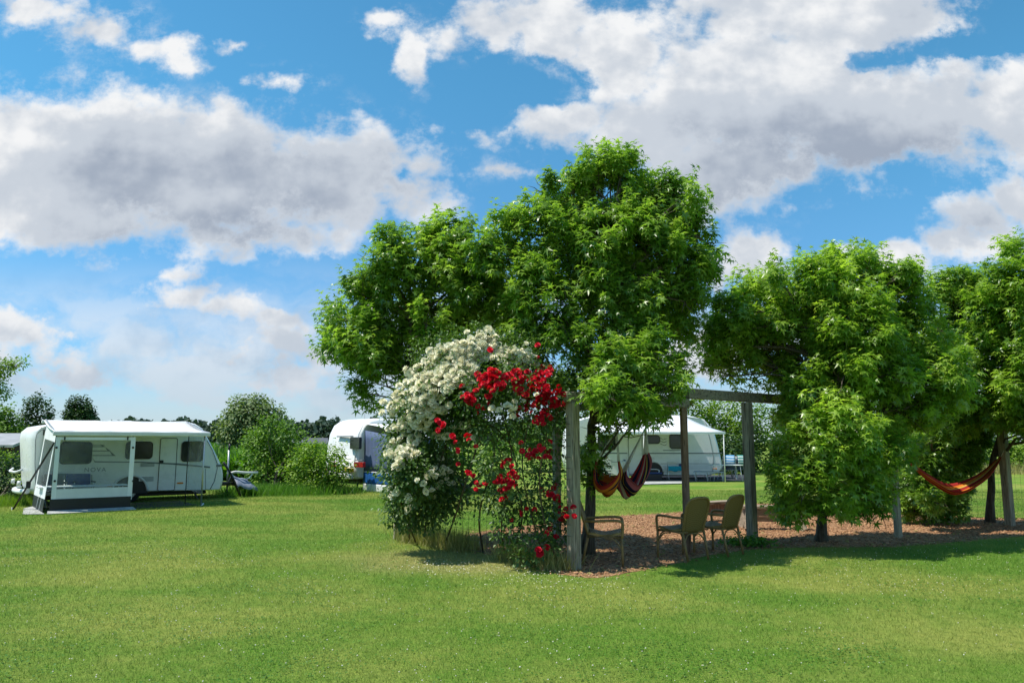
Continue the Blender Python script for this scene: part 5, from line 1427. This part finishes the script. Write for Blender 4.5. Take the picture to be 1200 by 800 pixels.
def hammock_chair(label, path_px, hook_px, D, mat, hw, sag, skew):
    """empty hanging seat: a cloth pouch slung from cords that meet at a hook"""
    hook = dp(*hook_px, D); root = empty('hammock_chair', hook, 0, label, 'hammock chair', 'hanging hammock chairs'); inv = hook
    U = [p - inv for p in curve3([dp(x, y, D) for x, y in path_px], 7)]; m = len(U)
    grid, tt = [], []
    for i, p in enumerate(U):
        s = i / (m - 1); k = math.sin(math.pi * (.06 + .88 * s)) ** .8; row, tr = [], []
        for j in range(19):
            w = -1 + 2 * j / 18
            fold = .022 * math.sin(w * 13 + 3 * s) * k + .03 * math.sin(w * 5 + 7 * s) * k
            row.append((p.x + skew * w * k * .16 + fold * .5, p.y + w * hw * k + .02 * math.sin(5 * w), p.z + sag * (w * w) * k * k + fold + skew * .05 * w * k)); tr.append((w + 1) / 2)
        grid.append(row); tt.append(tr)
    cloth('seat_cloth', grid, tt, mat, root)
    for e in (grid[0], grid[-1]):
        for j in range(0, 19, 2):
            q = Vector(e[j]); mid = q * .55 + Vector((random.uniform(-.01, .01), random.uniform(-.01, .01), 0))
            MB().tube([q, mid, mid * .45 + Vector((random.uniform(-.012, .012), 0, 0)), Vector((0, 0, 0))], .0055, 5).build('cord', M['cord'], root)
    MB().tube([(0, 0, -.02), (0, 0, .30)], .012, 6).build('rope', M['cord'], root)
    return root


hammock_chair('orange and black striped hammock chair hanging nearest the corner post', [(700, 540), (699, 560), (704, 574), (712, 580), (721, 574), (727, 560), (725, 541)], (722, 503), 11.4, sw1, .30, .20, .6)
hammock_chair('navy, red and cream striped hammock chair hanging right of the orange one', [(731, 553), (728, 566), (733, 577), (739, 581), (748, 570), (755, 550), (757, 532)], (757, 499), 11.6, sw2, .28, .16, -.7)

# long hammock
HE, HD = dp(1178, 522, E_.y - .05), dp(1057, 536, D_.y + .05)
hm = empty('hammock', HE, 0, 'long orange and red striped hammock slung between two posts at the right', 'hammock')
mid = dp(1118, 579, (E_.y + D_.y) / 2)
sp_ = curve3([HE - HE, dp(1170, 541, E_.y - .1) - HE, dp(1150, 565, E_.y - .5) - HE, mid - HE, dp(1090, 565, D_.y + .5) - HE, dp(1070, 547, D_.y + .2) - HE, HD - HE], 8)
m = len(sp_); lo, hi = 6, m - 7; grid, tt = [], []
for i in range(lo, hi + 1):
    s = (i - lo) / (hi - lo); k = .10 + .90 * math.sin(math.pi * s) ** .75; p = sp_[i]; row, tr = [], []
    for j in range(21):
        w = -1 + 2 * j / 20; fold = .012 * math.sin(w * 11 + 4 * s)
        row.append((p.x + .22 * w * k * .55, p.y + .34 * w * k, p.z + .12 * k * (w * w if w > 0 else .6 * w * w) + .06 * max(w, 0) * k + fold)); tr.append((w + 1) / 2)
    grid.append(row); tt.append(tr)
cloth('hammock_cloth', grid, tt, sw3, hm)
red_cord = simple('red_hammock_cord', (.33, .03, .05), .85, .1, .25, 30)
for row, end in ((grid[0], Vector((0, 0, 0))), (grid[-1], HD - HE)):
    for j in range(0, 21, 2): MB().tube([Vector(row[j]), Vector(row[j]) * .45 + end * .55 + Vector((0, 0, -.012)), end], .007, 5).build('cord', red_cord if j % 4 else M['cord'], hm)


# ================================================================== RATTAN CHAIRS
def rattan_chair(P, rz, label):
    """front is local -y"""
    r = empty('rattan_chair', P, rz, label, 'chair', 'rattan armchairs on the bark chips')
    h = .43
    rows = []
    for i in range(7):
        y = -.25 + .48 * i / 6; rows.append([(x * (1 - .06 * i / 6), y, h + .012 * math.cos(i) - .02 * math.sin(math.pi * i / 6) + .015 * (abs(x) / .26) ** 2) for x in np.linspace(-.255, .255, 9)])
    st = MB().sheet(rows, .035).build('seat', M['rattan'], r)
    MB().tube([(-.26, -.25, h - .01), (.26, -.25, h - .01), (.24, .23, h - .01), (-.24, .23, h - .01)], .018, 7, closed=True).build('seat_rim', M['cane_pole'], st)
    # back: rounded loop filled with weave
    def bk(x, z): return (x, .22 + .16 * (z - h) / .5 + .06 * (1 - (x / .25) ** 2) * .5, z)
    out = [(-.205, h - .02), (-.225, h + .18), (-.235, h + .34), (-.215, h + .45), (-.15, h + .505), (0, h + .52), (.15, h + .505), (.215, h + .45), (.235, h + .34), (.225, h + .18), (.205, h - .02)]
    rows = []
    for i in range(10):
        z = h - .02 + .535 * i / 9
        hw = np.interp(z, [h - .02, h + .18, h + .34, h + .45, h + .505, h + .52], [.205, .225, .235, .215, .15, .09]); rows.append([bk(x, z) for x in np.linspace(-hw, hw, 9)])
    b = MB().sheet(rows, .022).build('backrest', M['rattan'], r)
    MB().tube(curve3([bk(*q) for q in out], 3), .021, 8).build('back_rim', M['cane_pole'], b)
    for s in (-1, 1):
        MB().tube(curve3([(s * .27, -.26, 0), (s * .268, -.255, h - .02)], 3), .019, 8).build('leg', M['cane_pole'], r)
        MB().tube([(s * .215, .33, 0), (s * .225, .24, h)], .019, 8).build('leg', M['cane_pole'], r)
        MB().tube(curve3([(s * .268, -.255, h - .02), (s * .272, -.27, h + .14), (s * .28, -.24, h + .215), (s * .285, -.10, h + .225), (s * .275, .12, h + .215), (s * .22, .285, h + .21)], 5), .020, 8).build('arm', M['cane_pole'], r)
        MB().tube(curve3([(s * .268, -.25, h - .17), (s * .25, -.14, h - .05), (s * .24, -.0, h - .03)], 4), .011, 6).build('brace', M['cane_pole'], r)
        MB().tube(curve3([(s * .22, .27, h - .16), (s * .13, .25, h - .05), (0, .24, h - .03)], 4), .011, 6).build('brace', M['cane_pole'], r)
    MB().tube(curve3([(-.265, -.255, h - .16), (-.15, -.255, h - .04), (.15, -.255, h - .04), (.265, -.255, h - .16)], 4), .011, 6).build('brace', M['cane_pole'], r)
    return r


rattan_chair(gp(709, 660, .012), math.radians(82), 'rattan armchair facing right beside the corner post')
rattan_chair(gp(800, 653.5, .012), math.radians(-148), 'rattan armchair turned away, the left one of the pair before the slim post')
rattan_chair(gp(841, 648, .012), math.radians(-138), 'rattan armchair turned away, nearest the thick front post')

# ================================================================== BENCHES, SMALL THINGS
def splay_bench(P, rz, label, L, h, w):
    r = empty('wooden_bench', P, rz, label, 'bench', 'low rustic benches on the bark chips')
    MB().box((0, 0, h - .03), (L, w, .06), None, .008).build('seat', M['bench_wood'], r)
    MB().box((0, -w * .30, h - .13), (L * .86, .04, .14), None, .006).build('apron', M['bench_wood'], r)
    for sx in (-1, 1):
        for sy in (-1, 1):
            MB().beam((sx * L * .40, sy * w * .18, h - .06), (sx * L * .47, sy * w * .75, 0), .05, .17, .008).build('leg', M['bench_wood'], r)
    MB().beam((-L * .42, 0, h * .42), (L * .42, 0, h * .42), .05, .09).build('stretcher', M['bench_wood'], r)
    return r


splay_bench(gp(905, 620, .01), -.12, 'pale weathered bench with splayed board legs behind the front post', 1.15, .46, .34)
splay_bench(gp(838, 610, .01), .5, 'dark brown low bench partly hidden by the rattan chairs', 1.2, .42, .30).children[0].data.materials[0] = M['brown_post']
mp = gp(322, 570); rp = empty('marker_post', mp, 0, 'small red marker post in the long grass below the shrubs', 'post')
MB().tube([(-.05, 0, 0), (.03, 0, .40)], .055, 10).build('post', M['red_paint'], rp); MB().tube([(.03, 0, .40), (.045, 0, .47)], [.06, .03], 10).build('cap', M['red_paint'], rp)

for c_ in [o for o in bpy.data.objects if o.name.startswith('rattan_chair')]: c_.scale = (.95, .95, .94)
# extra fittings on the two farther caravans
side_panel('service_hatch', r3(700, 536, 716, 546, .05), M['white_grp'], c3, 0, .012, .002)
seam('panel_seam', [S3(670, 541), S3(735, 541)], M['grey_strip'], c3, .010); seam('panel_seam', [S3(756, 543), S3(843, 543)], M['grey_strip'], c3, .010)
seam('gutter_rail', [S3(690, 489.5), S3(805, 488), S3(822, 491)], M['awning_grey'], c3, .022)
seam('front_seam', [S3(826, 493), S3(832, 515), S3(836, 535), S3(835, 554)], M['grey_strip'], c3, .012)
for px in (676, 838): x, z = S3(px, 549); side_panel('marker_lamp', rrect(x - .08, z - .03, x + .08, z + .03, .015), M['orange'], c3, 0, .02)
MB().box((2.6, 1.1, S3(760, 486)[1] + .05), (.7, .7, .10), None, .03, 2).build('roof_vent', M['white_plastic'], c3)
for yy in (.25, 1.95): MB().tube([(-.02, yy, .70), (-.09, yy, .70)], [.05, .045], 12).build('reflector', M['red_lens'], c2)
MB().tube([(-.10, .25, 1.12), (-.15, .30, 1.12), (-.15, .75, 1.12), (-.10, .80, 1.12)], .018, 6).build('grab_handle', M['awning_grey'], c2)
MB().tube([(-.06, .03, .9), (-.02, .03, 1.5), (.08, .03, 2.0), (.25, .03, 2.34)], .018, 6).build('corner_rail', M['awning_grey'], c2)
# weeds at the foot of the thick front post and leaves dropped on the bark
n = 900; w = gp(880, 640)
P = np.stack([w.x + RNG.normal(size=n) * .20 - .05, w.y + RNG.normal(size=n) * .14, np.abs(RNG.normal(size=n)) * .06 + .02], 1)
V, Fc = cards(P, np.stack([RNG.normal(size=n), RNG.normal(size=n), RNG.uniform(.2, 1, n)], 1), rand_dir(n) + np.array([0, 0, .8]), RNG.uniform(.03, .07, n), OVAL)
tag(new_mesh('weeds', V, Fc, M['clover_leaf'], tint=np.repeat(RNG.random(n), 4)), 'low weeds growing round the foot of the thick front post', 'weeds', kind='stuff')
n = 420; i = RNG.integers(0, len(BEDP), n); bp = np.array(BEDP); j = RNG.integers(0, len(BEDP), n); t = RNG.random((n, 1)); q = bp[i] * t + bp[j] * (1 - t)
P = np.stack([q[:, 0], q[:, 1], RNG.uniform(.02, .035, n)], 1); ok = in_bed(P[:, 0], P[:, 1]); P = P[ok]; n = len(P)
V, Fc = cards(P, np.stack([RNG.normal(size=n), RNG.normal(size=n), np.zeros(n)], 1), np.array([0, 0, 1.0]) + RNG.normal(size=(n, 3)) * .3, RNG.uniform(.035, .07, n), STAR)
tag(new_mesh('fallen_leaves', V, Fc, M['tall_grass'], tint=np.repeat(RNG.random(n), len(STAR[0]))), 'dry fallen leaves lying on the bark chips', 'leaves', kind='stuff')
